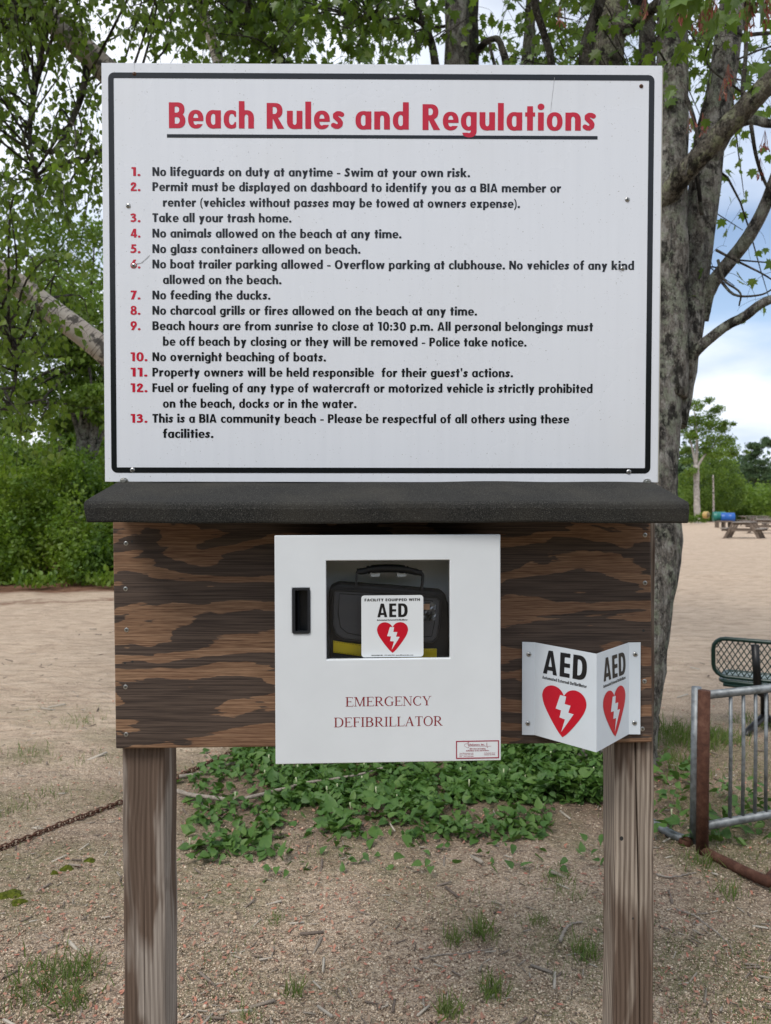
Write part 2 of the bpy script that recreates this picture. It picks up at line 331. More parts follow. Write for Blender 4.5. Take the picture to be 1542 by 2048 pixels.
GS = {
 'E': (.90, gU(gR(.13, 0, .13 + TH, 1), gR(.02, .95, .80, 1), gR(.02, 0, .84, .05), gR(.2, .485, .62, .54), gR(.76, .80, .80, 1), gR(.82, 0, .86, .22), gR(.59, .40, .63, .62))),
 'F': (.82, gU(gR(.13, 0, .13 + TH, 1), gR(.02, .95, .78, 1), gR(.2, .485, .62, .54), gR(.74, .80, .78, 1), gR(.59, .40, .63, .62), *srf((.02, .42, 0)))),
 'I': (.46, gU(gR(.155, 0, .155 + TH, 1), *srf((.04, .42, 0), (.04, .42, 1)))),
 'L': (.86, gU(gR(.13, 0, .13 + TH, 1), gR(.02, 0, .80, .05), gR(.78, 0, .82, .24), *srf((.02, .42, 1)))),
 'T': (.88, gU(gR(.365, 0, .365 + TH, 1), gR(.04, .95, .84, 1), gR(.04, .78, .08, 1), gR(.80, .78, .84, 1), *srf((.24, .64, 0)))),
 'N': (1.06, gU(gR(.14, 0, .14 + TN, 1), gR(.86, 0, .86 + TN, 1), gP((.10, 1), (.28, 1), (.915, 0), (.80, 0)), *srf((.02, .32, 0), (.72, 1.04, 1), (.0, .24, 1)))),
 'M': (1.30, gU(gR(.16, 0, .16 + TN, 1), gR(1.0, 0, 1.0 + TH, 1), gP((.14, 1), (.32, 1), (.70, 0), (.60, 0)), gP((1.0, 1), (1.07, 1), (.70, 0), (.60, 0)), *srf((.02, .34, 0), (.90, 1.28, 0), (.0, .3, 1), (1.0, 1.28, 1)))),
 'A': (1.04, gU(gP((.07, 0), (.14, 0), (.53, .96), (.48, 1.0)), gP((.73, 0), (.91, 0), (.56, 1.02), (.45, .94)), gR(.24, .34, .76, .385), *srf((0, .26, 0), (.64, 1.03, 0)))),
 'Y': (1.04, gU(gR(.44, 0, .44 + TH, .5), gP((.08, 1), (.25, 1), (.59, .42), (.44, .42)), gP((.86, 1), (.92, 1), (.59, .45), (.54, .42)), *srf((.33, .71, 0), (.0, .36, 1), (.72, 1.03, 1)))),
 'O': (1.08, gD(gE(.54, .5, .50, .515, 2), gE(.54, .5, .35, .46, 2))),
 'D': (1.08, gU(gR(.13, 0, .13 + TH, 1), gI(gD(gE(.46, .5, .56, .5, 2.2), gE(.44, .5, .42, .45, 2.2)), gR(.28, 0, 2, 1)), gR(.02, .95, .5, 1), gR(.02, 0, .5, .05))),
 'C': (1.0, gU(gI(gD(gE(.55, .5, .51, .515, 2), gE(.58, .5, .38, .46, 2)), gR(0, -1, .90, 2)), gR(.86, .70, .90, 1.0), gK([(.88, .22), (.80, .10), (.66, .03)], .05))),
 'G': (1.08, gU(gI(gD(gE(.55, .5, .51, .515, 2), gE(.58, .5, .38, .46, 2)), gR(0, -1, .90, 2)), gR(.86, .70, .90, 1.0), gR(.80, .05, .80 + TH - .02, .42), gR(.70, .40, 1.06, .445))),
 'B': (.98, gU(gR(.13, 0, .13 + TH, 1), gI(gD(gE(.44, .745, .38, .255, 2.2), gE(.42, .745, .24, .205, 2.2)), gR(.25, 0, 2, 1)), gI(gD(gE(.46, .27, .43, .27, 2.2), gE(.44, .27, .28, .22, 2.2)), gR(.25, 0, 2, .54)), gR(.02, .95, .5, 1), gR(.02, 0, .5, .05))),
 'R': (1.02, gU(gR(.13, 0, .13 + TH, 1), gI(gD(gE(.44, .73, .38, .27, 2.2), gE(.42, .73, .24, .22, 2.2)), gR(.25, 0, 2, 1)), gP((.38, .48), (.54, .48), (.95, 0), (.78, 0)), gR(.02, .95, .5, 1), *srf((.02, .42, 0), (.76, 1.02, 0)))),
}
_gc = {}
def glyph(table, ch, res):
    key = (id(table), ch, res)
    if key in _gc: return _gc[key]
    w, f = table[ch]; h = 1.0 / res
    xs = np.arange(-.08, w + .08 + h, h) + 1.3e-4; ys = np.arange(-.42, 1.16 + h, h) + 1.7e-4
    X, Y = np.meshgrid(xs, ys); D = f(X, Y); D = np.where(np.abs(D) < 1e-5, 1e-5, D)
    V = []; Fc = []
    ny, nx = D.shape; IN = D < 0
    for j in range(ny - 1):
        i = 0
        while i < nx - 1:
            c = (IN[j, i], IN[j, i + 1], IN[j + 1, i + 1], IN[j + 1, i])
            if not any(c): i += 1; continue
            if all(c):
                k = i
                while k + 1 < nx - 1 and IN[j, k + 2] and IN[j + 1, k + 2]: k += 1
                b = len(V); V += [(xs[i], ys[j]), (xs[k + 1], ys[j]), (xs[k + 1], ys[j + 1]), (xs[i], ys[j + 1])]; Fc.append((b, b + 1, b + 2, b + 3))
                i = k + 1; continue
            P = [(xs[i], ys[j], D[j, i]), (xs[i + 1], ys[j], D[j, i + 1]), (xs[i + 1], ys[j + 1], D[j + 1, i + 1]), (xs[i], ys[j + 1], D[j + 1, i])]
            poly = []
            for q in range(4):
                a, bb = P[q], P[(q + 1) % 4]
                if a[2] < 0: poly.append((a[0], a[1]))
                if (a[2] < 0) != (bb[2] < 0):
                    t = a[2] / (a[2] - bb[2]); poly.append((a[0] + t * (bb[0] - a[0]), a[1] + t * (bb[1] - a[1])))
            b = len(V); V += poly; Fc.append(tuple(range(b, b + len(poly)))); i += 1
    _gc[key] = (w, np.array(V).reshape(-1, 2), Fc); return _gc[key]
class Plane:
    """a flat rectangle from its top-left, bottom-left and bottom-right pixels and depths; local metres a (right), b (up)"""
    def __init__(s, tl, bl, br, Yt, Yl, Yr):
        s.o = at(*bl, Yl); u = at(*br, Yr) - s.o; v = at(*tl, Yt) - s.o
        s.W = np.linalg.norm(u); s.u = u / s.W; v = v - s.u * (v @ s.u); s.H = np.linalg.norm(v); s.v = v / s.H
        s.n = np.cross(s.u, s.v)
        if s.n[1] > 0: s.n = -s.n         # towards the viewer
    def loc(s, px, py, d=0.0):
        r = ray(px, py); o = s.o + s.n * d; t = ((o - CAM) @ s.n) / (r @ s.n); p = CAM + r * t - s.o
        return p @ s.u, p @ s.v
    def P(s, a, b, d=0.0): return s.o + s.u * a + s.v * b + s.n * d
    def box(s, mb, a0, a1, b0, b1, d0, d1):
        return mb.obox(s.P((a0 + a1) / 2, (b0 + b1) / 2, (d0 + d1) / 2), s.u * (a1 - a0) / 2, s.n * (d1 - d0) / 2, s.v * (b1 - b0) / 2)
def text(mb, pl, s, x0, x1, y, h, d, table=GL, res=22, track=.075, space=.26, skew=None):
    """lettering from pixel x0 to x1 on baseline pixel y, cap height h pixels, lifted d from the plane"""
    y1 = y if skew is None else skew
    a0, b0 = pl.loc(x0, y); a1, b1 = pl.loc(x1, y1)
    if skew is None: b1 = b0
    _, bt = pl.loc(x0, y - h); ch = bt - b0
    return text_l(mb, pl, s, a0, a1, b0, b1, ch, d, table, res, track, space)
def text_l(mb, pl, s, a0, a1, b0, b1, ch, d, table=GL, res=22, track=.075, space=.26):
    tot = sum((space if c == ' ' else glyph(table, c, res)[0]) + track for c in s) - track
    k = (a1 - a0) / tot; cur = 0
    for c in s:
        if c == ' ': cur += space + track; continue
        w, V, Fc = glyph(table, c, res)
        A = a0 + (V[:, 0] + cur) * k; B = b0 + (b1 - b0) * (A - a0) / (a1 - a0) + V[:, 1] * ch
        mb.add(pl.o + np.outer(A, pl.u) + np.outer(B, pl.v) + pl.n * d, Fc); cur += w + track
def heart_pts(n=40):
    # silhouette measured on the sticker, unit square, y up
    pr = [(.5, .0), (.40, .09), (.28, .235), (.16, .40), (.06, .56), (.01, .69), (.0, .78), (.03, .88), (.10, .955), (.19, .995), (.28, 1.0), (.37, .975), (.445, .92), (.5, .845)]
    L_ = smoothpath([(a, b, 0) for a, b in pr], n)[:, :2]
    Rr = L_[::-1].copy(); Rr[:, 0] = 1 - Rr[:, 0]
    return np.vstack([L_, Rr[1:-1]])
BOLT = [(.415, .845), (.55, .84), (.524, .683), (.656, .677), (.612, .527), (.732, .521), (.47, .10), (.544, .374), (.42, .388), (.45, .538), (.324, .55)]
def heart(mbr, mbw, pl, a0, a1, b0, b1, d):
    H = heart_pts(); c = np.array([.5, .55]); n = len(H)
    V = np.vstack([H, c[None]]); P = pl.o + np.outer(a0 + V[:, 0] * (a1 - a0), pl.u) + np.outer(b0 + V[:, 1] * (b1 - b0), pl.v) + pl.n * d
    mbr.add(P, [(i, (i + 1) % n, n) for i in range(n)])
    Bv = np.array(BOLT); P = pl.o + np.outer(a0 + Bv[:, 0] * (a1 - a0), pl.u) + np.outer(b0 + Bv[:, 1] * (b1 - b0), pl.v) + pl.n * (d + .0003)
    mbw.add(P, [(0, 10, 9, 2, 1), (2, 9, 8, 7, 4, 3), (4, 7, 6, 5)])
def rrect(a0, a1, b0, b1, r, n=5):
    o = []
    for cx, cy, t0 in ((a1 - r, b1 - r, 0), (a0 + r, b1 - r, 90), (a0 + r, b0 + r, 180), (a1 - r, b0 + r, 270)):
        for i in range(n + 1):
            t = R_(t0 + 90 * i / n); o.append((cx + r * math.cos(t), cy + r * math.sin(t)))
    return np.array(o)
def frame_ring(mb, pl, outer, inner, d0, d1):
    n = len(outer)
    V = np.vstack([pl.o + np.outer(q[:, 0], pl.u) + np.outer(q[:, 1], pl.v) + pl.n * d for q, d in ((outer, d1), (inner, d1), (outer, d0), (inner, d0))])
    f = []
    for i in range(n):
        j = (i + 1) % n
        f += [(i, j, n + j, n + i), (2 * n + i, 2 * n + j, j, i), (n + i, n + j, 3 * n + j, 3 * n + i)]
    mb.add(V, f)
def slab(mb, pl, outline, d0, d1):
    n = len(outline)
    V = np.vstack([pl.o + np.outer(outline[:, 0], pl.u) + np.outer(outline[:, 1], pl.v) + pl.n * d for d in (d1, d0)])
    mb.add(V, [tuple(range(n)), tuple(range(2 * n - 1, n - 1, -1))] + [(n + i, n + (i + 1) % n, (i + 1) % n, i) for i in range(n)])
def screw(parent, pl, a, b, r, mat, dark, dome=.4, d=0.0, name='screw', rot=.3):
    mb = MB(); seg = 14
    th = np.arange(seg) * 2 * math.pi / seg; rings = []
    for k in range(4):
        q = k / 3; rr = r * math.cos(q * math.pi / 2 * .86); hh = r * dome * math.sin(q * math.pi / 2 * .86)
        rings.append(np.array([pl.P(a + rr * math.cos(t), b + rr * math.sin(t), d + hh) for t in th]))
    V = np.concatenate([np.array([pl.P(a + r * math.cos(t), b + r * math.sin(t), d - .004) for t in th])] + rings)
    f = [(k * seg + i, k * seg + (i + 1) % seg, (k + 1) * seg + (i + 1) % seg, (k + 1) * seg + i) for k in range(4) for i in range(seg)]
    f.append(tuple(4 * seg + i for i in range(seg)))
    mb.add(V, f, None, True)
    o = mb.build(name, mat, parent)
    sl = MB(); top = d + r * dome
    for t in (rot, rot + math.pi / 2):
        e = pl.u * math.cos(t) + pl.v * math.sin(t); g = -pl.u * math.sin(t) + pl.v * math.cos(t)
        sl.obox(pl.P(a, b, top - .0001), e * r * .52, g * r * .12, pl.n * .00025)
    sl.build('slot', dark, o)
    return o
# ------------------------------------------------------------------ materials of the stand
def m_sign():
    m = M('sign white enamel'); st = m.noise(m.co(scale=(60, 60, 1.5)), 1, 4); bl = m.noise(m.co(), 3, 5); sp = m.noise(m.co(), 260, 2, .5)
    c = m.ramp(st, (.30, (.685, .71, .76)), (.5, (.70, .725, .775)), (.72, (.71, .735, .785)))
    c = m.mix(m.ramp(bl, (.5, 0.0), (.8, .22)), c, (.58, .58, .56))
    c = m.mix(m.ramp(sp, (.70, 0.0), (.76, .7)), c, (.25, .24, .22))
    m.set(c, m.ramp(bl, (.3, .20), (.7, .34)), 0, .5); m.bump(m.noise(m.co(), 9, 2), .05, .004); return m.m
def m_gloss(name, col, rough=.25, spec=.5):
    m = M(name); v = m.noise(m.co(), 9, 4); m.set(m.ramp(v, (.3, tuple(c * .97 for c in col)), (.7, tuple(min(1, c * 1.03) for c in col))), rough, 0, spec); return m.m
def m_board():
    m = M('stained plywood'); lo = m.noise(m.co(scale=(2.0, 2.0, 7.5)), 1, 4, .5, .45); jag = m.noise(m.co(scale=(16, 16, 170)), 1, 3, .7)
    sp = m.n('ShaderNodeSeparateXYZ', {0: m.co()}).outputs[2]
    ph = m.math('ADD', m.math('MULTIPLY', sp, 74.0), m.math('MULTIPLY', lo, 30.0))
    s = m.math('ADD', m.math('SINE', ph), m.math('MULTIPLY', m.math('SUBTRACT', jag, .5), 1.5))
    fib = m.noise(m.co(scale=(7, 7, 420)), 1, 3, .6); fib2 = m.noise(m.co(scale=(22, 22, 900)), 1, 2, .6)
    light = m.ramp(fib, (.36, (.095, .050, .029)), (.48, (.205, .118, .068)), (.57, (.32, .20, .12)), (.70, (.43, .285, .18)))
    light = m.mix(.5, light, m.ramp(fib2, (.40, (.08, .038, .022)), (.60, (.34, .20, .115))))
    big = m.noise(m.co(), 2.2, 3); light = m.mix(m.ramp(big, (.35, 0.0), (.75, .5)), light, (.085, .034, .022))
    dark = m.ramp(fib, (.38, (.038, .026, .021)), (.62, (.094, .066, .051)))
    c = m.mix(m.ramp(s, (0.0, 0.0), (.12, 1.0)), dark, light)
    # knots and old holes
    m.set(c, m.ramp(s, (.4, .62), (.6, .75)), 0, .3)
    h = m.math('ADD', m.math('MULTIPLY', fib, .6), m.math('MULTIPLY', s, -.25)); m.bump(h, .45, .0015); return m.m
def m_post(name, seed, greyA, greyB, brown, figs=1.0):
    m = M(name); X = m.co(loc=(seed, 0, 0)); wob = m.noise(m.co(scale=(5, 5, 1.5), loc=(seed, seed, 0)), 1, 2.5, .5)
    sp = m.n('ShaderNodeSeparateXYZ', {0: X}); u = m.math('ADD', sp.outputs[0], m.math('MULTIPLY', sp.outputs[1], .8))
    ph = m.math('ADD', m.math('MULTIPLY', u, 620.0), m.math('MULTIPLY', wob, 42.0 * figs))
    s = m.math('SINE', ph); st = m.noise(m.co(scale=(260, 260, 4), loc=(seed, 0, 0)), 1, 4, .65); st2 = m.noise(m.co(scale=(90, 90, 1.5)), 1, 3, .6)
    g = m.math('ADD', m.math('MULTIPLY', s, .10 if figs == 1.0 else .14), st)
    c = m.ramp(g, (.28, greyA), (.50, tuple((a + b) / 2 for a, b in zip(greyA, greyB))), (.72, greyB))
    patch = m.noise(m.co(scale=(17, 17, 2.6), loc=(seed * 2, 0, 3)), 1, 3, .5, .4)
    c = m.mix(m.ramp(patch, (.46, 0.0), (.55, .88)), c, m.ramp(g, (.3, tuple(.55 * q for q in brown)), (.7, brown)))
    c = m.mix(m.ramp(st2, (.25, .55), (.40, 0.0)), c, (.05, .038, .032))
    m.set(c, .85, 0, .2); m.bump(g, .7, .0012); return m.m
def m_roof():
    m = M('mineral felt'); a = m.noise(m.co(), 600, 2, .85); b = m.n('ShaderNodeTexVoronoi', {'Vector': m.co(), 'Scale': 620}).outputs[0]
    big = m.noise(m.co(), 7, 4)
    c = m.ramp(a, (.36, (.013, .013, .013)), (.54, (.030, .030, .028)), (.62, (.068, .066, .060)), (.72, (.18, .17, .155)))
    c = m.mix(m.ramp(big, (.42, 0.0), (.75, .45)), c, (.070, .064, .052))
    m.set(c, .95, 0, .15); m.bump(m.math('ADD', a, b), .8, .0012); return m.m
MS = m_sign(); MBLK = m_gloss('black sign paint', (.007, .008, .010), .22, .45); MRED = m_gloss('red sign paint', (.50, .012, .036), .25, .4)
MBOARD = m_board()
MPL = m_post('weathered post grey and brown', 1.3, (.15, .122, .103), (.37, .322, .280), (.12, .076, .053), 1.0)
MPR = m_post('weathered post ridged', 6.1, (.11, .082, .064), (.38, .32, .262), (.115, .075, .054), .55)
MROOF = m_roof()
MSTEEL = simple('zinc steel', (.42, .42, .41), .32, .9, .5, .25, 300)
MRUSTSC = simple('rusty screw', (.11, .045, .018), .8, .3, .3, .5, 500)
MDARK = simple('dark recess', (.02, .02, .02), .7)
MCREAM = simple('board edge core', (.5, .48, .42), .8)
MCAB = m_gloss('powder coated cabinet', (.66, .69, .715), .34, .45)
MINT = m_gloss('cabinet interior white', (.86, .87, .88), .5, .3)
MPLASTIC = m_gloss('black plastic', (.012, .014, .018), .4, .5)
MPRINTR = m_gloss('cabinet red print', (.22, .008, .014), .5, .3)
MSTICK = m_gloss('sticker white', (.68, .71, .73), .3, .4)
MHEART = m_gloss('heart red', (.50, .002, .018), .3, .5)
MVW = m_gloss('sign plastic white', (.62, .68, .74), .30, .5)
MINK = m_gloss('black ink', (.006, .006, .007), .35, .5)
MYEL = m_gloss('yellow reflective tape', (.85, .62, .01), .35, .5)
def m_fabric():
    m = M('black nylon'); w = m.n('ShaderNodeTexWave', {'Vector': m.co(rot=(0, R_(38), 0)), 'Scale': 190, 'Distortion': .3}, bands_direction='X').outputs[1]
    m.set(m.ramp(w, (.2, (.045, .045, .050)), (.8, (.20, .20, .215))), .75, 0, .4); m.bump(w, .7, .0008); return m.m
MFAB = m_fabric(); MFABP = m_gloss('black webbing', (.034, .034, .037), .6, .4)
def m_glass(name='clear pane', tint=(.97, .98, .98), rough=.0):
    m = M(name); fr = m.n('ShaderNodeFresnel', {0: 1.33}).outputs[0]; t = m.n('ShaderNodeBsdfTransparent', {0: (*tint, 1)}); g = m.n('ShaderNodeBsdfGlossy', {0: (1, 1, 1, 1), 'Roughness': rough + .02})
    x = m.n('ShaderNodeMixShader', {0: fr, 1: t.outputs[0], 2: g.outputs[0]}); m.t.links.new(x.outputs[0], m.o.inputs[0]); m.t.nodes.remove(m.b); return m.m
MGLASS = m_glass()

# ------------------------------------------------------------------ the wooden stand: posts, board, roof
stand = thing('notice_stand', 'wooden roadside stand with plywood board, felt covered ledge and two weathered posts', 'notice stand', (0, 1.66, 0))
def post(x0, x1, y0, y1, z0, z1, crack, mat):
    """square post whose front face is split by a long drying check"""
    n = 60; V = []; f = []
    zs = np.linspace(z0, z1, n)
    for i, z in enumerate(zs):
        t = (z1 - z) / (z1 - z0); cx, wd = crack(t)
        wav = .0012 * math.sin(z * 9 + x0 * 5)
        X0, X1 = x0 + wav + .0006 * math.sin(z * 31), x1 + wav * .5 + .0008 * math.sin(z * 23 + 1)
        c = x0 + cx * (x1 - x0); w = max(wd, .0002) / 2; r = .004
        prof = [(X0, y1), (X0, y0 + r), (X0 + r * .3, y0 + r * .3), (X0 + r, y0), (c - w, y0), (c - w * .5, y0 + .018 * min(1, wd / .002)), (c + w * .5, y0 + .018 * min(1, wd / .002)), (c + w, y0), (X1 - r, y0), (X1 - r * .3, y0 + r * .3), (X1, y0 + r), (X1, y1)]
        V += [(a, b, z) for a, b in prof]
    m = 12
    for i in range(n - 1):
        for j in range(m): f.append((i * m + j, i * m + (j + 1) % m, (i + 1) * m + (j + 1) % m, (i + 1) * m + j))
    f.append(tuple(range(m))[::-1]); f.append(tuple((n - 1) * m + j for j in range(m)))
    mb = MB(); mb.add(V, f); return mb.build('post', mat, stand)
lx0, lx1 = at(245, 1500, 1.63)[0], at(330, 1500, 1.63)[0]
PL = post(lx0, lx1, 1.63, 1.72, float(hgt(lx0, 1.6)) - .3, 2.35, lambda t: (.60 - .10 * math.sin(t * 2.6), .0009 + .0006 * math.sin(t * 9)), MPL)
rx0, rx1 = at(1231, 1500, 1.63)[0], at(1309, 1500, 1.63)[0]
def crR(t):
    t2 = (t - .55) / .45
    return (.52 + .30 * t2 + .02 * math.sin(t * 13), .0024 + .0022 * math.sin(t * 7 + 1) ** 2)
PR = post(rx0, rx1, 1.63, 1.72, float(hgt(rx0, 1.6)) - .3, 2.35, crR, MPR)
PR['label'] = 'right post with a long open crack'; PL['label'] = 'left post with brown stains'
# knot holes on the right post
kn = MB()
for px, py, r in ((1243, 1677, .0042), (1266, 1837, .0022)):
    p = at(px, py, 1.6298); th = np.linspace(0, 2 * math.pi, 13)[:-1]
    kn = MB(); kn.add(np.vstack([[(p[0] + r * math.cos(a), p[1], p[2] + r * 1.2 * math.sin(a)) for a in th]]), [tuple(range(12))]); kn.build('knot_hole', MDARK, stand)

# plywood board
BP = Plane((231, 1030), (231, 1498), (1305, 1485), 1.605, 1.605, 1.612)
mb = MB(); BP.box(mb, 0, BP.W, 0, BP.H, -.018, 0); mb.build('backboard', MBOARD, stand, bevel=.0035)
for px, py in ((252, 1087), (251, 1178), (253, 1260), (251, 1374), (252, 1469), (1290, 1070), (1290, 1166), (1289, 1363), (1285, 1458)):
    a, b = BP.loc(px, py); screw(stand, BP, a, b, .0050, MSTEEL, MDARK, .12, .0002, rot=rng.uniform(0, 1.5))
kn = MB()
for px, py, r in ((1287, 1261, .003), (264, 1083, .0025), (265, 1323, .0025), (250, 1326, .002)):
    a, b = BP.loc(px, py); th = np.linspace(0, 2 * math.pi, 11)[:-1]
    kn = MB(); kn.add([BP.P(a + r * math.cos(t), b + r * math.sin(t), .0003) for t in th], [tuple(range(10))]); kn.build('screw_hole', MDARK, stand)

# felt ledge
mb = MB()
xf0, xf1 = at(166, 1010, 1.432)[0], at(1380, 1010, 1.432)[0]
sec = [(1.640, 1.556), (1.47, 1.5155), (1.440, 1.508), (1.434, 1.503), (1.4325, 1.494), (1.437, 1.468), (1.441, 1.4655), (1.640, 1.512)]
nx = 42; V = []; f = []
for i in range(nx):
    x = xf0 + (xf1 - xf0) * i / (nx - 1); e = .0
    if i == nx - 1: e = -.004
    for (y, z) in sec:
        V.append((x + (.004 if i == 0 and z < 1.48 else 0), y, z + .0012 * math.sin(x * 7) + .0008 * math.sin(x * 23 + y * 40)))
k = len(sec)
for i in range(nx - 1):
    for j in range(k): f.append((i * k + j, (i + 1) * k + j, (i + 1) * k + (j + 1) % k, i * k + (j + 1) % k))
f.append(tuple(range(k))); f.append(tuple((nx - 1) * k + j for j in range(k))[::-1])
mb.add(V, f); mb.build('felt_ledge', MROOF, stand, bevel=.003, seg=2)

# ------------------------------------------------------------------ rules sign
SP = Plane((207, 125.5), (210, 963.5), (1315.5, 965), 1.600, 1.616, 1.624)
sg = thing('rules_sign', 'large white beach rules sign with black border and red heading above the ledge', 'sign', SP.P(SP.W / 2, 0, -.01))
W1, H1 = SP.W, SP.H
mb = MB(); SP.box(mb, 0, W1, 0, H1, -.004, 0); mb.build('panel', MS, sg, bevel=.0006, seg=1)
mb = MB(); SP.box(mb, .002, W1 + .0035, .001, H1 - .002, -.016, -.0045); mb.build('backing', MCREAM, sg)
ol, ob = SP.loc(223, 945.5); orr, _ = SP.loc(1300.5, 949); _, ot = SP.loc(700, 147.3)
th = .0118
mb = MB(); o_ = rrect(ol, orr, ob, ot, .013); i_ = rrect(ol + th, orr - th, ob + th, ot - th, .0016)
frame_ring(mb, SP, o_, i_, -.0002, .0005); mb.build('border', MBLK, sg)
def line(s, x0, x1, y, h, red=False, res=32, d=.0005, nm='lettering'):
    mb = MB(); text(mb, SP, s, x0, x1, y, h, d, res=res); o = mb.build(nm, MRED if red else MBLK, sg); return o
mbt = MB()
for s, x0, x1, y in (('Beach', 338, 508, 256.3), ('Rules', 533.5, 687.5, 257.5), ('and', 711, 817.5, 258.8), ('Regulations', 845, 1190.5, 260)):
    text(mbt, SP, s, x0, x1, y, 51.5, .0005, res=84, track=.105)
mbt.build('heading_lettering', MRED, sg)
mb = MB(); a0, b0 = SP.loc(334, 275.2); a1, _ = SP.loc(1195, 279.5); SP.box(mb, a0, a1, b0, b0 + .0072, 0, .00045); mb.build('underline', MBLK, sg)
ROWS = [('1.', 'No lifeguards on duty at anytime - Swim at your own risk.', 305, 940, 351.8), ('2.', 'Permit must be displayed on dashboard to identify you as a BIA member or', 305, 1122, 381.9),
 ('', 'renter (vehicles without passes may be towed at owners expense).', 326, 1040, 413.2), ('3.', 'Take all your trash home.', 305, 583, 444), ('4.', 'No animals allowed on the beach at any time.', 305, 803, 474.9),
 ('5.', 'No glass containers allowed on beach.', 305, 721, 506), ('6.', 'No boat trailer parking allowed - Overflow parking at clubhouse. No vehicles of any kind', 305, 1268, 536.6), ('', 'allowed on the beach.', 326, 563, 567.8),
 ('7.', 'No feeding the ducks.', 305, 541, 598.6), ('8.', 'No charcoal grills or fires allowed on the beach at any time.', 305, 954, 629.2), ('9.', 'Beach hours are from sunrise to close at 10:30 p.m. All personal belongings must', 305, 1186, 660),
 ('', 'be off beach by closing or they will be removed - Police take notice.', 326, 1053, 691.2), ('10.', 'No overnight beaching of boats.', 305, 652, 722), ('11.', "Property owners will be held responsible  for their guest's actions.", 305, 1026, 752.8),
 ('12.', 'Fuel or fueling of any type of watercraft or motorized vehicle is strictly prohibited', 305, 1185, 784), ('', 'on the beach, docks or in the water.', 326, 713, 815.2), ('13.', 'This is a BIA community beach - Please be respectful of all others using these', 305, 1138, 845.2), ('', 'facilities.', 326, 427, 875.6)]
for num, s, x0, x1, y in ROWS:
    if num:
        mbn = MB(); text(mbn, SP, num, 262.5 if num[0] == '1' and len(num) == 2 else 261, 281 if len(num) == 2 else 295, y + .2, 17.6, .0005, res=32); mbn.build('number_lettering', MRED, sg)
    line(s, x0, x1, y, 17.4)
for px, py, r, m in ((269, 148, .0042, MRUSTSC), (1282.5, 172.5, .0044, MRUSTSC), (256.5, 411.5, .0055, MSTEEL), (1254.5, 399, .0056, MSTEEL), (267.5, 531, .0056, MSTEEL), (1245, 537, .0050, MSTEEL), (265, 940, .0056, MSTEEL), (1257.5, 943.5, .0056, MSTEEL)):
    a, b = SP.loc(px, py); screw(sg, SP, a, b, r, m, MDARK, .45, .0003, rot=rng.uniform(0, 1.5))
for px, py in ((248.5, 961.5), (1294, 963.5)):
    a, b = SP.loc(px, py); mb = MB(); hx = np.array([(a + .0062 * math.cos(R_(60 * i + 20)), b + .0048 * math.sin(R_(60 * i + 20))) for i in range(6)])
    hw = np.array([(a + .0088 * math.cos(R_(24 * i)), b + .0066 * math.sin(R_(24 * i))) for i in range(15)])
    slab(mb, SP, hw, -.001, .0022); w_ = mb.build('washer_bolt', MSTEEL, sg); mb = MB(); slab(mb, SP, hx, .0022, .0075); mb.build('bolt_head', MSTEEL, w_, bevel=.0008)
# scratches and scuffs: thin lines in the enamel
MSCR = simple('scratch', (.30, .30, .31), .6)
sc = MB()
def scratch(pts, w):
    P = [SP.loc(x, y) for x, y in pts]
    for (a, b), (c, e) in zip(P, P[1:]):
        l = math.hypot(c - a, e - b); nx_, ny_ = -(e - b) / l * w, (c - a) / l * w
        sc.add([SP.P(a - nx_, b - ny_, .0007), SP.P(c - nx_ * .5, e - ny_ * .5, .0007), SP.P(c + nx_ * .5, e + ny_ * .5, .0007), SP.P(a + nx_, b + ny_, .0007)], [(0, 1, 2, 3)])
scratch([(273, 528), (283, 526), (291, 519), (300, 510)], .0008); scratch([(1109, 155), (1106, 180), (1103, 205), (1101, 225)], .0004)
scratch([(1228, 528), (1236, 537), (1243, 545)], .0005); scratch([(269, 122), (269, 140)], .0003)
for _ in range(70):
    x, y = rng.uniform(235, 1290), rng.uniform(160, 925); l = rng.uniform(1.2, 2.2); scratch([(x, y), (x + rng.uniform(-.6, .6), y + l)], .0006)
sc.build('scuff_marks', MSCR, sg, kind='stuff')

# ------------------------------------------------------------------ defibrillator cabinet
CP = Plane((550.3, 1071), (551, 1529), (1002, 1521), 1.445, 1.445, 1.463)
cab = thing('defibrillator_cabinet', 'square white metal emergency defibrillator cabinet with window on the brown board', 'cabinet', CP.P(CP.W / 2, 0, -.08))
CW, CH = CP.W, CP.H
wl, wb = CP.loc(653, 1319.5); wr, wt = CP.loc(899.5, 1120)
hl, hb = CP.loc(584.8, 1267); hr, ht = CP.loc(619.7, 1176)
dt = .012
def gridframe(mb, pl, A, B, holes, d0, d1):
    """plate with rectangular holes: cells of the A x B lattice except holes"""
    for i in range(len(A) - 1):
        for j in range(len(B) - 1):
            if (i, j) in holes: continue
            V = [pl.P(a, b, d) for d in (d1, d0) for a, b in ((A[i], B[j]), (A[i + 1], B[j]), (A[i + 1], B[j + 1]), (A[i], B[j + 1]))]
            f = [(0, 1, 2, 3), (7, 6, 5, 4)]
            ed = {0: (i, j - 1), 1: (i + 1, j), 2: (i, j + 1), 3: (i - 1, j)}
            for e, nb in ed.items():
                if nb in holes or not (0 <= nb[0] < len(A) - 1 and 0 <= nb[1] < len(B) - 1):
                    f.append((e + 4, (e + 1) % 4 + 4, (e + 1) % 4, e))
            mb.add(V, f)
mb = MB(); gridframe(mb, CP, [0, hl, hr, wl, wr, CW], [0, wb, hb, ht, wt, CH], {(3, 1), (3, 2), (3, 3), (1, 2)}, -dt, 0)
me = mb.mesh('door', wloc(cab)); import bmesh
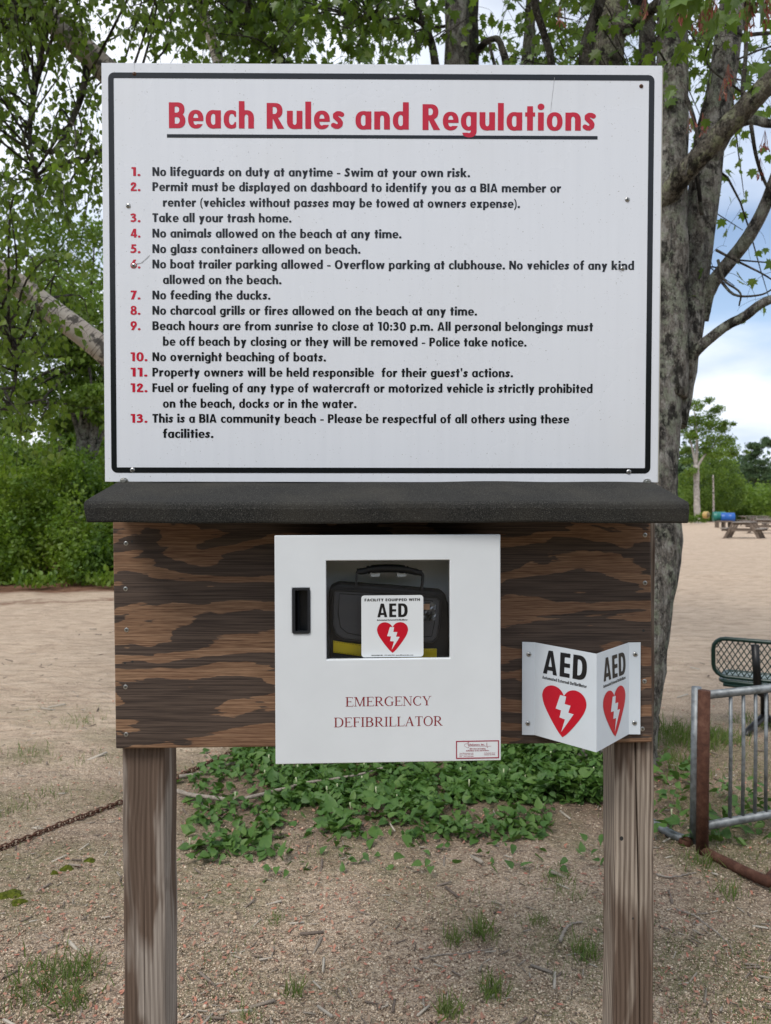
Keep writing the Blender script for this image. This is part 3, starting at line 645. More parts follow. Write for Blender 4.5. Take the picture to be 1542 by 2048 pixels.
bm = bmesh.new(); bm.from_mesh(me); bmesh.ops.remove_doubles(bm, verts=bm.verts, dist=1e-5); bm.to_mesh(me); bm.free()
door = link('door', me, MCAB, cab); md = door.modifiers.new('bevel', 'BEVEL'); md.width = .0018; md.segments = 3; md.limit_method = 'ANGLE'; md.angle_limit = R_(40)
# body: four walls and back
mb = MB(); t = .003; D0 = -.118
CP.box(mb, .006, CW - .006, CH - .006 - t, CH - .006, D0, -dt - .002); CP.box(mb, .006, CW - .006, .006, .006 + t, D0, -dt - .002)
CP.box(mb, .006, .006 + t, .006 + t, CH - .006 - t, D0, -dt - .002); CP.box(mb, CW - .006 - t, CW - .006, .006 + t, CH - .006 - t, D0, -dt - .002)
CP.box(mb, .006 + t, CW - .006 - t, .006 + t, CH - .006 - t, D0, D0 + .003); mb.build('body', MINT, cab)
mb = MB(); mb.add([CP.P(a, b, -dt - .0015) for a, b in ((wl - .012, wb - .012), (wr + .012, wb - .012), (wr + .012, wt + .012), (wl - .012, wt + .012))], [(0, 1, 2, 3)]); mb.build('window_pane', MGLASS, door)
# recessed black latch
mb = MB(); o_ = rrect(hl, hr, hb, ht, .003, 3); i_ = rrect(hl + .0055, hr - .0045, hb + .0045, ht - .004, .002, 3)
frame_ring(mb, CP, o_, i_, -.004, .0028); lt = mb.build('latch_handle', MPLASTIC, door)
mb = MB(); CP.box(mb, hl + .001, hr - .001, hb + .001, ht - .001, -.028, -.026); CP.box(mb, hl + .001, hl + .004, hb + .001, ht - .001, -.026, -.004)
mb.obox(CP.P(hl + .010, (hb + ht) / 2, -.012), CP.u * .0012 + CP.n * -.004, CP.v * ((ht - hb) / 2 - .006), CP.n * .006 + CP.u * .002)
mb.build('latch_recess', MPLASTIC, lt)
mb = MB(); text(mb, CP, 'EMERGENCY', 690.7, 863.2, 1413, 18.6, .0003, table=GS, res=32, track=.02); text(mb, CP, 'DEFIBRILLATOR', 667.8, 885.6, 1454.5, 19.2, .0003, table=GS, res=32, track=.02); mb.build('lettering', MPRINTR, door)
# supplier label
l0, lb0 = CP.loc(912, 1517.8); l1, lt1 = CP.loc(998, 1480.3)
mb = MB(); frame_ring(mb, CP, rrect(l0, l1, lb0, lt1, .0006, 1), rrect(l0 + .0022, l1 - .0022, lb0 + .0022, lt1 - .0022, .0004, 1), 0, .0005)
MLBL = m_gloss('label maroon', (.30, .035, .06), .5, .3); lab = mb.build('supplier_label', MLBL, door)
mb = MB(); slab(mb, CP, rrect(l0, l1, lb0, lt1, .0006, 1), 0, .00025); mb.build('label_paper', MSTICK, lab)
def lp(zx, zy): return 880 + zx / 11.014, 1460 + zy / 11.014
mb = MB()
def ltxt(s, zx0, zx1, zy, h): x0, y = lp(zx0, zy); x1, _ = lp(zx1, zy); text(mb, CP, s, x0, x1, y, h / 11.014, .0006, res=12)
ltxt('LifeSavers, Inc.', 620, 985, 345, 42); ltxt('CPR & First Aid Training', 650, 1000, 428, 28); ltxt('Defibrillator & First Aid Products', 575, 1075, 470, 28)
ltxt('www.lifesaversinc.com', 430, 735, 520, 18); ltxt('Phone: (973) 244-9111', 430, 735, 556, 18); ltxt('Fax:   (973) 244-1666', 430, 735, 594, 18); ltxt('39 Plymouth Street', 970, 1215, 516, 18); ltxt('Fairfield, NJ 07004', 970, 1215, 554, 18)
def stroke(mb, pl, pts, w, d):
    P = [pl.loc(*q) for q in pts]
    for (a, b), (c, e) in zip(P, P[1:]):
        l = math.hypot(c - a, e - b) or 1; x, y = -(e - b) / l * w, (c - a) / l * w
        mb.add([pl.P(a - x, b - y, d), pl.P(c - x, e - y, d), pl.P(c + x, e + y, d), pl.P(a + x, b + y, d)], [(0, 1, 2, 3)])
stroke(mb, CP, [lp(*q) for q in ((630, 356), (985, 356), (1000, 345), (1015, 372), (1031, 272), (1043, 392), (1058, 350), (1070, 356), (1125, 356))], .00022, .00062)
stroke(mb, CP, [lp(*q) for q in ((640, 350), (615, 330), (612, 300), (640, 272), (625, 264), (605, 275), (590, 305), (560, 300), (535, 325), (545, 355), (580, 378), (625, 392), (636, 352))], .00025, .00064)
mb.build('label_lettering', MLBL, lab)
# sticker on the window pane
s0, sb = CP.loc(723, 1314.8, -dt - .001); s1, st_ = CP.loc(846.5, 1190, -dt - .001); dS = -dt - .0008
mb = MB(); slab(mb, CP, rrect(s0, s1, sb, st_, .006), dS - .0004, dS); stk = mb.build('window_sticker', MSTICK, door)
sw, sh = s1 - s0, st_ - sb
def sx(z): return s0 + (z - 457) / 680 * sw
def sy(z): return st_ - (z - 495) / 688 * sh
mb = MB(); text_l(mb, CP, 'FACILITY EQUIPPED WITH', sx(493), sx(1100), sy(560), sy(560), 30 / 688 * sh, dS + .0003, res=16, track=.11)
text_l(mb, CP, 'AED', sx(632), sx(964), sy(738), sy(738), 152 / 688 * sh, dS + .0003, res=40, track=.13)
text_l(mb, CP, 'Automated External Defibrillator', sx(627), sx(964), sy(777), sy(777), 17 / 688 * sh, dS + .0003, res=14)
text_l(mb, CP, 'LIFESAVERS INC.  973-244-9111  www.lifesaversinc.com', sx(566), sx(1024), sy(1168), sy(1168), 12 / 688 * sh, dS + .0003, res=10)
mb.build('sticker_lettering', MINK, stk)
mr, mw = MB(), MB(); heart(mr, mw, CP, sx(628), sx(968), sy(1136), sy(795), dS + .0003); mr.build('heart_emblem', MHEART, stk); mw.build('bolt_emblem', MSTICK, stk)
# hook tabs on the cabinet back
dB = -.060
hk = MB()
for x0, x1 in ((740.8, 760.4), (793.8, 813)):
    a0, b0 = CP.loc(x0, 1151.3, dB + .018); a1, b1 = CP.loc(x1, 1141.5, dB + .018)
    oo = np.vstack([rrect(a0, a1, b0 - .002, b1, .0052)]); slab(hk, CP, oo, dB + .012, dB + .018)
    hk.obox(CP.P((a0 + a1) / 2, b0 - .003, -.083), CP.u * (a1 - a0) / 2, CP.v * .001, CP.n * .030)
hk.build('hanging_hook', MCAB, cab)

# ------------------------------------------------------------------ carry bag hanging inside the cabinet
bag = thing('carry_bag', 'black carry bag with yellow stripe hanging behind the cabinet window', 'bag', CP.P(CW * .5, .12, -.08))
def zp(zx, zy, d): return CP.loc(640 + zx / 5.507, 1100 + zy / 5.507, d)
def zpoly(pts, d): return np.array([zp(x, y, d) for x, y in pts])
dF = -.034
mb = MB(); slab(mb, CP, zpoly([(100, 430), (130, 402), (185, 376), (215, 370), (700, 402), (1330, 455), (1383, 482), (1400, 560), (1420, 600), (1430, 900), (1430, 1400), (110, 1400), (98, 900), (92, 560)], dF - .012)[::-1], -.105, dF - .012)
mb.build('bag_body', MFABP, bag, bevel=.006, seg=3)
mb = MB(); slab(mb, CP, zpoly([(150, 455), (180, 440), (700, 470), (1290, 520), (1330, 560), (1322, 800), (1300, 960), (1240, 1020), (900, 1040), (460, 1010), (260, 985), (170, 930), (135, 830), (140, 600)], dF)[::-1], dF - .012, dF)
fl = mb.build('bag_flap', MFAB, bag, bevel=.005, seg=3)
mb = MB()
P = zpoly([(150, 455), (180, 440), (700, 470), (1290, 520), (1330, 560), (1322, 800), (1300, 960), (1240, 1020), (900, 1040), (460, 1010), (260, 985), (170, 930), (135, 830), (140, 600)], dF)
mb.tube([CP.P(a, b, dF + .0004) for a, b in P], .0022, 6, closed=True)
Q = zpoly([(215, 480), (700, 512), (1240, 560), (1260, 800), (1230, 950), (900, 975), (460, 945), (300, 915), (225, 850), (200, 700)], dF); mb.tube([CP.P(a, b, dF) for a, b in Q], .0010, 5, closed=True)
mb.build('piping', MFABP, fl)
mb = MB(); slab(mb, CP, zpoly([(143, 1005), (300, 1030), (700, 1072), (1000, 1092), (1293, 1096), (1290, 1215), (900, 1205), (460, 1180), (143, 1138)], dF + .001)[::-1], dF - .011, dF - .006); ys = mb.build('yellow_stripe', MYEL, bag, bevel=.001)
mb = MB()
for k in (0, 1):
    yy = [(150, 1018), (460, 1056), (1000, 1103), (1285, 1108)] if not k else [(150, 1126), (460, 1166), (900, 1192), (1285, 1200)]
    pts = smoothpath([(x, y, 0) for x, y in yy], 60)
    for i in range(0, 58, 2):
        a = CP.P(*zp(pts[i][0], pts[i][1], dF), dF - .0058); b = CP.P(*zp(pts[i + 1][0], pts[i + 1][1], dF), dF - .0058); mb.tube([a, b], .0004, 4)
mb.build('stitching', simple('thread', (.25, .17, .01)), ys)
# clear pocket with a crumpled card
mb = MB(); A = zp(1130, 775, dF); B_ = zp(1275, 575, dF); NX, NY = 7, 9; V = []; f = []
for i in range(NX):
    for j in range(NY): V.append(CP.P(A[0] + (B_[0] - A[0]) * i / (NX - 1), A[1] + (B_[1] - A[1]) * j / (NY - 1), dF + .002 + rng.uniform(-.0015, .0025)))
for i in range(NX - 1):
    for j in range(NY - 1): f.append((i * NY + j, (i + 1) * NY + j, (i + 1) * NY + j + 1, i * NY + j + 1))
mb.add(V, f); pk = M('clear vinyl pocket'); pk.set(pk.ramp(pk.noise(pk.co(), 60, 3), (.4, (.04, .04, .04)), (.6, (.25, .26, .28))), .12, .3, .8); po = mb.build('clear_pocket', pk.m, bag)
mb = MB(); a0, b0 = zp(1110, 655, dF); a1, b1 = zp(1205, 590, dF); CP.box(mb, a0, a1, b0, b1, dF + .0045, dF + .005); mb.build('card', simple('card', (.65, .38, .24)), po)
# handle: webbing up both sides, moulded grip with ribs
dH = -.040
hp = [(400, 400), (402, 300), (412, 240), (470, 235), (560, 205), (760, 190), (960, 205), (1060, 235), (1125, 255), (1130, 330), (1118, 440)]
pts = smoothpath([CP.P(*zp(x, y, dH), dH) for x, y in hp], 50)
mb = MB()
for i in range(49):
    c = (pts[i] + pts[i + 1]) / 2; e = (pts[i + 1] - pts[i]) / 2 * 1.05; s_ = np.cross(e / np.linalg.norm(e), CP.n); mb.obox(c, e, s_ * .0022, CP.n * .009)
hd = mb.build('handle', MFABP, bag)
gpn = smoothpath([CP.P(*zp(x, y, dH), dH) for x, y in ((405, 235), (480, 232), (560, 212), (680, 203), (800, 202), (920, 212), (1010, 232), (1120, 255))], 44)
rad = []
for i in range(44):
    u = i / 43; r = .0085 if .27 < u < .75 else .0068
    if (.20 < u < .31) or (.68 < u < .79): r = .0062 + .0022 * (math.sin(u * 2 * math.pi / .036) > 0)
    if u < .05 or u > .95: r = .0058
    rad.append(r)
mb = MB(); mb.tube(gpn, rad, 12); mb.build('grip', MPLASTIC, hd)

# ------------------------------------------------------------------ folded projecting sign
ZX = lambda x, y: (1020 + x / 5.14, 1260 + y / 5.14)
vs = thing('projecting_sign', 'white V folded projecting sign with AED lettering and red hearts, right of the cabinet', 'sign', at(1192, 1504, 1.51))
Yf, Yr_ = 1.603, 1.508
col = [((133, 123), (118, 1077), Yf), ((262, 128), (247, 1080), Yf), ((895, 246), (885, 1258), Yr_), ((1232, 130), (1212, 1072), Yf), ((1343, 128), (1340, 1073), Yf)]
T = []
for a, b, y in col:      # each fold stands upright, so every face is a true plane
    p, q = at(*ZX(*a), y), at(*ZX(*b), y); p[0] = q[0] = (p[0] + q[0]) / 2; T.append((p, q))
mb = MB(); V = []
def lerp(a, b, t): return a + (b - a) * t
cols = []
for i in range(4):
    for t in ((0, .04, .96) if 0 < i < 3 else (0, .5)): cols.append((lerp(T[i][0], T[i + 1][0], t), lerp(T[i][1], T[i + 1][1], t)))
cols.append(T[4])
for a, b in cols: V += [a, b, a + np.array([0, .0022, 0]), b + np.array([0, .0022, 0])]
f = []
for i in range(len(cols) - 1):
    o = i * 4; q = o + 4
    f += [(o + 1, q + 1, q, o), (o + 2, q + 2, q + 3, o + 3), (o, q, q + 2, o + 2), (o + 1, o + 3, q + 3, q + 1)]
f += [(0, 2, 3, 1), (len(cols) * 4 - 4, len(cols) * 4 - 3, len(cols) * 4 - 1, len(cols) * 4 - 2)]
mb.add(V, f); mb.build('folded_panel', MVW, vs)
def panel(i, j):
    p = Plane.__new__(Plane); p.o = T[i][1]; u = T[j][1] - T[i][1]; v = T[i][0] - T[i][1]; p.W = np.linalg.norm(u); p.u = u / p.W
    n = np.cross(u, v); n /= np.linalg.norm(n); n = -n if n[1] > 0 else n; p.n = n; w = v - p.u * (v @ p.u); p.H = np.linalg.norm(w); p.v = w / p.H; return p
for (i, j, bl, br, tl, hL, hR, ht_, hb_, tx, sm) in ((1, 2, (340, 443), (786, 524), (340, 200), (332, 680), (786, 790), (425, 567), (548, 1105), None, ((333, 498), (789, 597))), (2, 3, (962, 532), (1188, 450), (962, 290), (955, 770), (1184, 680), (1143, 566), (1066, 1103), None, ((958, 597), (1188, 500)))):
    p = panel(i, j)
    a0, b0 = p.loc(*ZX(*bl)); a1, b1 = p.loc(*ZX(*br)); _, bt = p.loc(*ZX(*tl))
    mb = MB(); text_l(mb, p, 'AED', a0, a1, b0, b1, bt - b0, .0006, res=44, track=.13)
    c0, e0 = p.loc(*ZX(*sm[0])); c1, e1 = p.loc(*ZX(*sm[1])); text_l(mb, p, 'Automated External Defibrillator', c0, c1, e0, e1, .0064, .0006, res=16)
    mb.build('lettering', MINK, vs)
    x0, _ = p.loc(*ZX(*hL)); x1, _ = p.loc(*ZX(*hR)); _, y1_ = p.loc(*ZX(*ht_)); _, y0_ = p.loc(*ZX(*hb_))
    mr, mw = MB(), MB(); heart(mr, mw, p, x0, x1, y0_, y1_, .0006); mr.build('heart_emblem', MHEART, vs); mw.build('bolt_emblem', MVW, vs)
FP = panel(0, 1); FP2 = panel(3, 4)
for p, x, y in ((FP, 194, 249), (FP, 184, 959), (FP2, 1287, 248), (FP2, 1279, 953)):
    a, b = p.loc(*ZX(x, y)); screw(vs, p, a, b, .0055, MSTEEL, MDARK, .5, .0003, rot=rng.uniform(0, 1.5))
# ------------------------------------------------------------------ ground
def m_ground():
    m = M('sand and gravel'); co = m.co()
    sp = m.n('ShaderNodeSeparateXYZ', {0: co}); X, Y = sp.outputs[0], sp.outputs[1]
    v = m.n('ShaderNodeTexVoronoi', {'Vector': co, 'Scale': 150}); v2 = m.n('ShaderNodeTexVoronoi', {'Vector': co, 'Scale': 420})
    g1 = m.n('ShaderNodeSeparateColor', {0: v.outputs['Color']}).outputs[0]; g2 = m.n('ShaderNodeSeparateColor', {0: v2.outputs['Color']}).outputs[1]
    big = m.noise(co, 1.1, 5, .6); mid = m.noise(co, 6, 5, .65); fine = m.noise(co, 45, 4, .7)
    grav = m.mix(.5, m.ramp(g1, (0, (.15, .102, .066)), (.35, (.385, .28, .19)), (.7, (.66, .50, .35)), (1, (.88, .73, .56))), m.ramp(g2, (0, (.12, .09, .07)), (.5, (.33, .255, .195)), (1, (.60, .50, .40))))
    soil = m.ramp(fine, (.3, (.085, .06, .044)), (.7, (.27, .185, .132)))
    # darker loose soil round the plants, warm sand on the beach
    sm = m.math('ADD', m.math('MULTIPLY', mid, .9), m.math('MULTIPLY', big, .8))
    dl = m.n('ShaderNodeVectorMath', {0: m.co(scale=(.62, 1.25, 0), loc=(-.18, -5.05, 0))}, operation='LENGTH').outputs['Value']
    near = m.math('SUBTRACT', m.math('ADD', 1.2, m.math('MULTIPLY', sm, .55)), dl)
    c = m.mix(m.ramp(near, (.40, 0.0), (1.0, .85)), grav, soil)
    c = m.mix(m.ramp(big, (.45, 0.0), (.70, .42)), c, (.15, .10, .072))
    rip = m.noise(m.co(scale=(4.0, 11.0, 1), rot=(0, 0, .12)), 1, 5, .65, .5); rip2 = m.noise(m.co(scale=(.8, 2.4, 1)), 1, 4, .6)
    sand = m.ramp(rip, (.38, (.45, .325, .23)), (.50, (.66, .495, .355)), (.62, (.76, .595, .44)))
    sand = m.mix(.35, sand, m.ramp(rip2, (.3, (.36, .27, .20)), (.7, (.60, .49, .38)))); dk = m.noise(m.co(scale=(5, 11, 1)), 1, 5, .75); sand = m.mix(m.ramp(dk, (.60, 0.0), (.70, .55)), sand, (.20, .15, .115)); sand = m.mix(.15, sand, m.ramp(g1, (0, (.2, .15, .11)), (1, (.7, .6, .5))))
    # boundary of the clean sand: further away on the right
    bd = m.math('SUBTRACT', Y, m.math('ADD', 4.55, m.math('MULTIPLY', m.math('MAXIMUM', X, -1.0), .42)))
    bd = m.math('ADD', bd, m.math('MULTIPLY', m.math('SUBTRACT', sm, .85), 2.2))
    c = m.mix(m.n('ShaderNodeMapRange', {0: bd, 1: -.5, 2: 1.0}, interpolation_type='SMOOTHSTEP').outputs[0], c, sand)
    # thin moss and seedlings tint the soil in patches
    mo = m.noise(m.co(loc=(7, 2, 0)), 1.7, 5, .6); c = m.mix(m.math('MULTIPLY', m.math('MULTIPLY', m.ramp(mo, (.44, 0.0), (.60, .65)), m.ramp(fine, (.35, .3), (.6, 1.0))), m.n('ShaderNodeMapRange', {0: Y, 1: 4.0, 2: 6.0, 3: 1.0, 4: 0.0}).outputs[0]), c, (.115, .125, .045))
    # leaf litter under the thicket on the left, with one drifted band in front of it
    th = m.math('SUBTRACT', Y, m.math('ADD', 12.9, m.math('MULTIPLY', m.math('ADD', X, 6.0), .25)))
    thn = m.math('ADD', th, m.math('MULTIPLY', m.math('SUBTRACT', big, .5), 2.0))
    lit = m.ramp(mid, (.3, (.12, .055, .035)), (.7, (.27, .15, .095)))
    on = m.n('ShaderNodeMapRange', {0: thn, 1: -.5, 2: .15}).outputs[0]
    band = m.math('SUBTRACT', 1.0, m.math('MULTIPLY', m.math('ABSOLUTE', m.math('ADD', thn, 1.6)), 2.6))
    lf = m.math('MULTIPLY', m.math('MAXIMUM', on, m.math('MULTIPLY', m.math('MAXIMUM', band, 0.0), m.ramp(mid, (.35, 0.0), (.55, .9)))), m.math('LESS_THAN', X, 1.5))
    c = m.mix(lf, c, lit)
    m.set(c, .95, 0, .12)
    h = m.math('ADD', m.math('ADD', m.math('MULTIPLY', m.math('SUBTRACT', rip, dk), 1.5), m.math('MULTIPLY', fine, .25)), m.math('MULTIPLY', v.outputs[0], .12))
    m.bump(h, 1.0, .045); return m.m
MG = m_ground()
def grid_axis(*segs):
    o = []
    for a, b, n in segs: o += list(np.linspace(a, b, n, endpoint=False))
    return np.array(o + [segs[-1][1]])
xs = grid_axis((-600, -60, 12), (-60, -8, 26), (-8, -2.4, 40), (-2.4, 2.8, 180), (2.8, 9, 44), (9, 60, 26), (60, 600, 12))
ys = grid_axis((-200, -12, 10), (-12, 1.2, 20), (1.2, 6.5, 230), (6.5, 16, 90), (16, 70, 60), (70, 900, 14))
X, Y = np.meshgrid(xs, ys); Z = hgt(X, Y)
far = np.clip((Y - 4.5) / 2, 0, 1)
for _ in range(9):
    a = rng.uniform(-.5, .5); k = rng.uniform(1.2, 5.5); Z += far * .012 / (k ** .5) * np.sin((Y * math.cos(a) + X * math.sin(a)) * k * 1.3 + rng.uniform(0, 6)) * np.sin(X * k * .5 + rng.uniform(0, 6))
nearm = (np.abs(X) < 3.2) & (Y > 1.2) & (Y < 7); Z += nearm * rng.normal(0, .0022, Z.shape)
Z = np.where((Y > 75) | (np.abs(X) > 70), 0, Z)
V = np.stack([X.ravel(), Y.ravel(), Z.ravel()], 1); ny, nx = X.shape
i = np.arange(ny - 1)[:, None] * nx + np.arange(nx - 1)[None]; Fq = np.stack([i, i + 1, i + nx + 1, i + nx], -1).reshape(-1, 4)
me = bpy.data.meshes.new('ground'); me.from_pydata(V.tolist(), [], Fq.tolist()); me.polygons.foreach_set('use_smooth', [True] * len(me.polygons))
link('ground', me, MG, None, 'structure')

# ------------------------------------------------------------------ scatter helper (numpy)
def rots(N, mode, tilt=.5):
    """frames: columns = width axis, tip axis, normal"""
    if mode == 'hang':   # tip mostly down
        t = np.stack([rng.normal(0, tilt, N), rng.normal(0, tilt, N), -np.ones(N)], 1)
    elif mode == 'flat':  # normal mostly up
        t = None; n = np.stack([rng.normal(0, tilt, N), rng.normal(0, tilt, N), np.ones(N)], 1)
    elif mode == 'up':
        t = np.stack([rng.normal(0, tilt, N), rng.normal(0, tilt, N), np.ones(N)], 1)
    else:
        t = rng.normal(0, 1, (N, 3))
    if t is not None:
        t /= np.linalg.norm(t, axis=1)[:, None]; r = rng.normal(0, 1, (N, 3)); n = r - t * (r * t).sum(1)[:, None]; n /= np.linalg.norm(n, axis=1)[:, None]
    else:
        n /= np.linalg.norm(n, axis=1)[:, None]; r = rng.normal(0, 1, (N, 3)); t = r - n * (r * n).sum(1)[:, None]; t /= np.linalg.norm(t, axis=1)[:, None]
    w = np.cross(t, n); return np.stack([w, t, n], 2)
def scatter_mesh(name, tv, tf, P, R, S, off=np.zeros(3)):
    N = len(P); k = len(tv)
    V = (np.einsum('nij,kj->nki', R, tv) * S[:, None, None] + P[:, None, :] - off).reshape(-1, 3)
    sizes = np.array([len(q) for q in tf]); flat = np.concatenate([np.array(q) for q in tf])
    LI = (flat[None] + (np.arange(N) * k)[:, None]).ravel(); st = np.cumsum(np.r_[0, np.tile(sizes, N)])[:-1]
    me = bpy.data.meshes.new(name); me.vertices.add(N * k); me.vertices.foreach_set('co', V.astype(np.float32).ravel())
    me.loops.add(len(LI)); me.loops.foreach_set('vertex_index', LI.astype(np.int32)); me.polygons.add(len(st)); me.polygons.foreach_set('loop_start', st.astype(np.int32))
    me.update(calc_edges=True); me.validate(); return me
def template(name, tv, tf, mat):
    me = bpy.data.meshes.new(name); me.from_pydata(np.asarray(tv).tolist(), [], tf); me.materials.append(mat); me.update(); return me
# leaf templates: x = width, y = towards the tip, z = normal
BIRCH_V = np.array([(0, 0, 0), (-.36, .16, .05), (-.40, .34, .07), (-.20, .66, .04), (0, 1.0, -.05), (.20, .66, .04), (.40, .34, .07), (.36, .16, .05), (0, .4, -.03)]); BIRCH_F = [(0, 8, 2, 1), (2, 8, 4, 3), (8, 6, 5, 4), (0, 7, 6, 8)]
mp = [(0, 0), (-.10, .05), (-.34, .02), (-.30, .20), (-.58, .34), (-.38, .44), (-.50, .72), (-.22, .62), (-.14, .80), (0, 1.12)]
mo = mp + [(-x, y) for x, y in mp[-2:0:-1]]
MAPLE_V = np.array([(x, y, .16 * abs(x) - .10 * y * y) for x, y in mo] + [(0, .38, -.02)]); MAPLE_F = [(i, (i + 1) % len(mo), len(mo)) for i in range(len(mo))]
OVAL_V = np.array([(0, 0, 0), (-.26, .25, .06), (-.26, .6, .05), (0, 1, -.04), (.26, .6, .05), (.26, .25, .06), (0, .45, -.03)]); OVAL_F = [(0, 6, 2, 1), (6, 3, 2), (6, 4, 3), (0, 5, 4, 6)]
CLUMP_V = np.array([(0, 0, 0), (-.35, .45, .1), (0, 1, 0), (.35, .45, .1), (.55, .1, -.2), (.9, .55, -.1), (.55, .75, .1), (-.5, -.1, .3), (-.85, .3, .4), (-.6, .6, .1)]); CLUMP_F = [(0, 3, 2, 1), (4, 5, 6), (7, 8, 9)]
def hidden(px, py, Y):
    """behind the sign, board or posts seen from the camera"""
    s = (px > 215) & (px < 1310) & (py > 132) & (py < 1490); b = (px > 560) & (px < 1000) & (py < 1520) & (py > 132)
    return (s | b) & (Y > 1.7)
def foliage(parent, P, R, S, tv, tf, mat, singles=300, minpx=10, leafname='leaf', restname='foliage'):
    px, py, z = proj(P); size = F * S / np.maximum(z, .1)
    vis = (px > 0) & (px < 1542) & (py > 0) & (py < 2048) & (z > 0) & ~hidden(px, py, P[:, 1]) & (size >= minpx)
    order = np.argsort(-np.where(vis, size, -1)); pick = order[:singles]; pick = pick[vis[pick]]
    if singles and len(pick):
        off = wloc(parent); me = template(leafname, tv, tf, mat)
        for i in pick:
            o = bpy.data.objects.new(leafname, me); SC.collection.objects.link(o); o.parent = parent
            m4 = Matrix(np.vstack([np.hstack([R[i] * S[i], (P[i] - off)[:, None]]), [0, 0, 0, 1]]).tolist()); o.matrix_basis = m4
    keep = np.ones(len(P), bool); keep[pick] = False
    if not singles: keep[:] = True
    if keep.any():
        me = scatter_mesh(restname, tv, tf, P[keep], R[keep], S[keep], wloc(parent)); return link(restname, me, mat, parent, 'stuff')

LBIRCH = leafmat('birch leaf', [(.08, .13, .014), (.115, .18, .018), (.15, .215, .022), (.20, .27, .03), (.14, .19, .08)], .55, .38, (.20, .34, .03))
LMAPLE = leafmat('maple leaf', [(.050, .11, .014), (.075, .15, .018), (.10, .185, .022), (.075, .14, .02), (.14, .19, .03)], .45, .42, (.28, .42, .04))
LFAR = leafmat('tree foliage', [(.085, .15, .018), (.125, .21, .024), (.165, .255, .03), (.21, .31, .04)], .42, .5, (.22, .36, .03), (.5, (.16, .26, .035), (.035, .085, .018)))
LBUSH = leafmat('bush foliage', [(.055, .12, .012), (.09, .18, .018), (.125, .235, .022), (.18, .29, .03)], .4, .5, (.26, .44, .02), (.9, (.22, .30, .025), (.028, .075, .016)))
LDARK = leafmat('conifer foliage', [(.030, .066, .034), (.045, .090, .042), (.062, .115, .048)], .2, .6, (.06, .14, .03))
LGC = leafmat('ground leaf', [(.040, .115, .022), (.06, .155, .028), (.08, .18, .034), (.11, .21, .04)], .25, .55, (.14, .28, .03))

def m_bark(name, base, light, dark, lich, sc=1.0, lichen=.5, plate=1.0, smooth=False):
    m = M(name); co = m.co(scale=(sc, sc, sc * .6)); a = m.noise(co, 17, 6, .75, .3); b = m.noise(m.co(scale=(1, 1, .7)), 11, 5, .7); fine = m.noise(m.co(scale=(1, 1, .6)), 120, 4, .7)
    fur = m.noise(m.co(scale=(34, 34, 5)), 1, 4, .65, .5)
    c = m.ramp(a, (.38, dark), (.48, base), (.60, light)); c = m.mix(m.ramp(fur, (.38, .75 * plate), (.48, 0.0)), c, tuple(q * .4 for q in dark))
    c = m.mix(.3, c, m.ramp(fine, (.35, dark), (.65, light)), 'MIX')
    l2 = m.noise(m.co(loc=(3, 1, 0)), 11, 6, .75); c = m.mix(m.ramp(l2, (.51, 0.0), (.57, lichen)), c, m.ramp(fine, (.3, tuple(q * .5 for q in lich)), (.7, lich)))
    sp = m.noise(m.co(), 75, 2, .5); c = m.mix(m.ramp(sp, (.66, 0.0), (.70, .6)), c, (.36, .35, .30))
    c = m.mix(m.ramp(b, (.40, .85), (.47, 0.0)), c, tuple(q * .4 for q in dark))
    m.set(c, .92, 0, .15); m.bump(m.math('ADD', m.math('ADD', m.math('MULTIPLY', fur, 1.4 * plate), a), m.math('MULTIPLY', fine, .35)), 1.0 if not smooth else .45, .025); return m.m
MBARK = m_bark('maple bark', (.135, .115, .095), (.34, .325, .295), (.022, .019, .017), (.31, .34, .25), 1.0, .6)
MBARKL = m_bark('maple bark lichened', (.12, .105, .085), (.26, .235, .19), (.035, .028, .024), (.34, .35, .22), 1.0, .85)
MBARKD = m_bark('dark bark', (.075, .062, .052), (.14, .125, .11), (.025, .02, .017), (.16, .18, .13), 1.0, .4)
def m_birch():
    m = M('birch bark'); uv = m.n('ShaderNodeTexCoord').outputs['UV']; mpn = m.n('ShaderNodeMapping', {0: uv}); mpn.inputs['Scale'].default_value = (2.2, 55, 1)
    a = m.noise(mpn.outputs[0], 1, 3, .6); b = m.noise(m.co(), 6, 5, .65); pnk = m.noise(m.co(), 3, 3)
    c = m.ramp(pnk, (.35, (.42, .36, .31)), (.65, (.56, .51, .46))); c = m.mix(m.ramp(a, (.56, 0.0), (.61, .85)), c, (.07, .055, .05))
    c = m.mix(m.ramp(b, (.53, 0.0), (.58, .9)), c, (.055, .048, .042)); m.set(c, .7, 0, .25); m.bump(m.math('ADD', a, b), .5, .008); return m.m
MBIRCH = m_birch()

def px_tube(mb, pts, seg=14, jit=.04, n=40):
    """pts: (px, py, Y, width in pixels)"""
    P = np.array([at(a, b, c) for a, b, c, d in pts]); Rr = np.array([d / F * c / 2 for a, b, c, d in pts])
    q = smoothpath(P, n); t = np.linspace(0, len(P) - 1, n); r = np.interp(t, np.arange(len(P)), Rr)
    wob = np.cumsum(rng.normal(0, 1, (n, 3)), 0); wob -= wob.mean(0)
    mb.tube(q + wob * r[:, None] * .02, r, seg, True, jit); return q, r

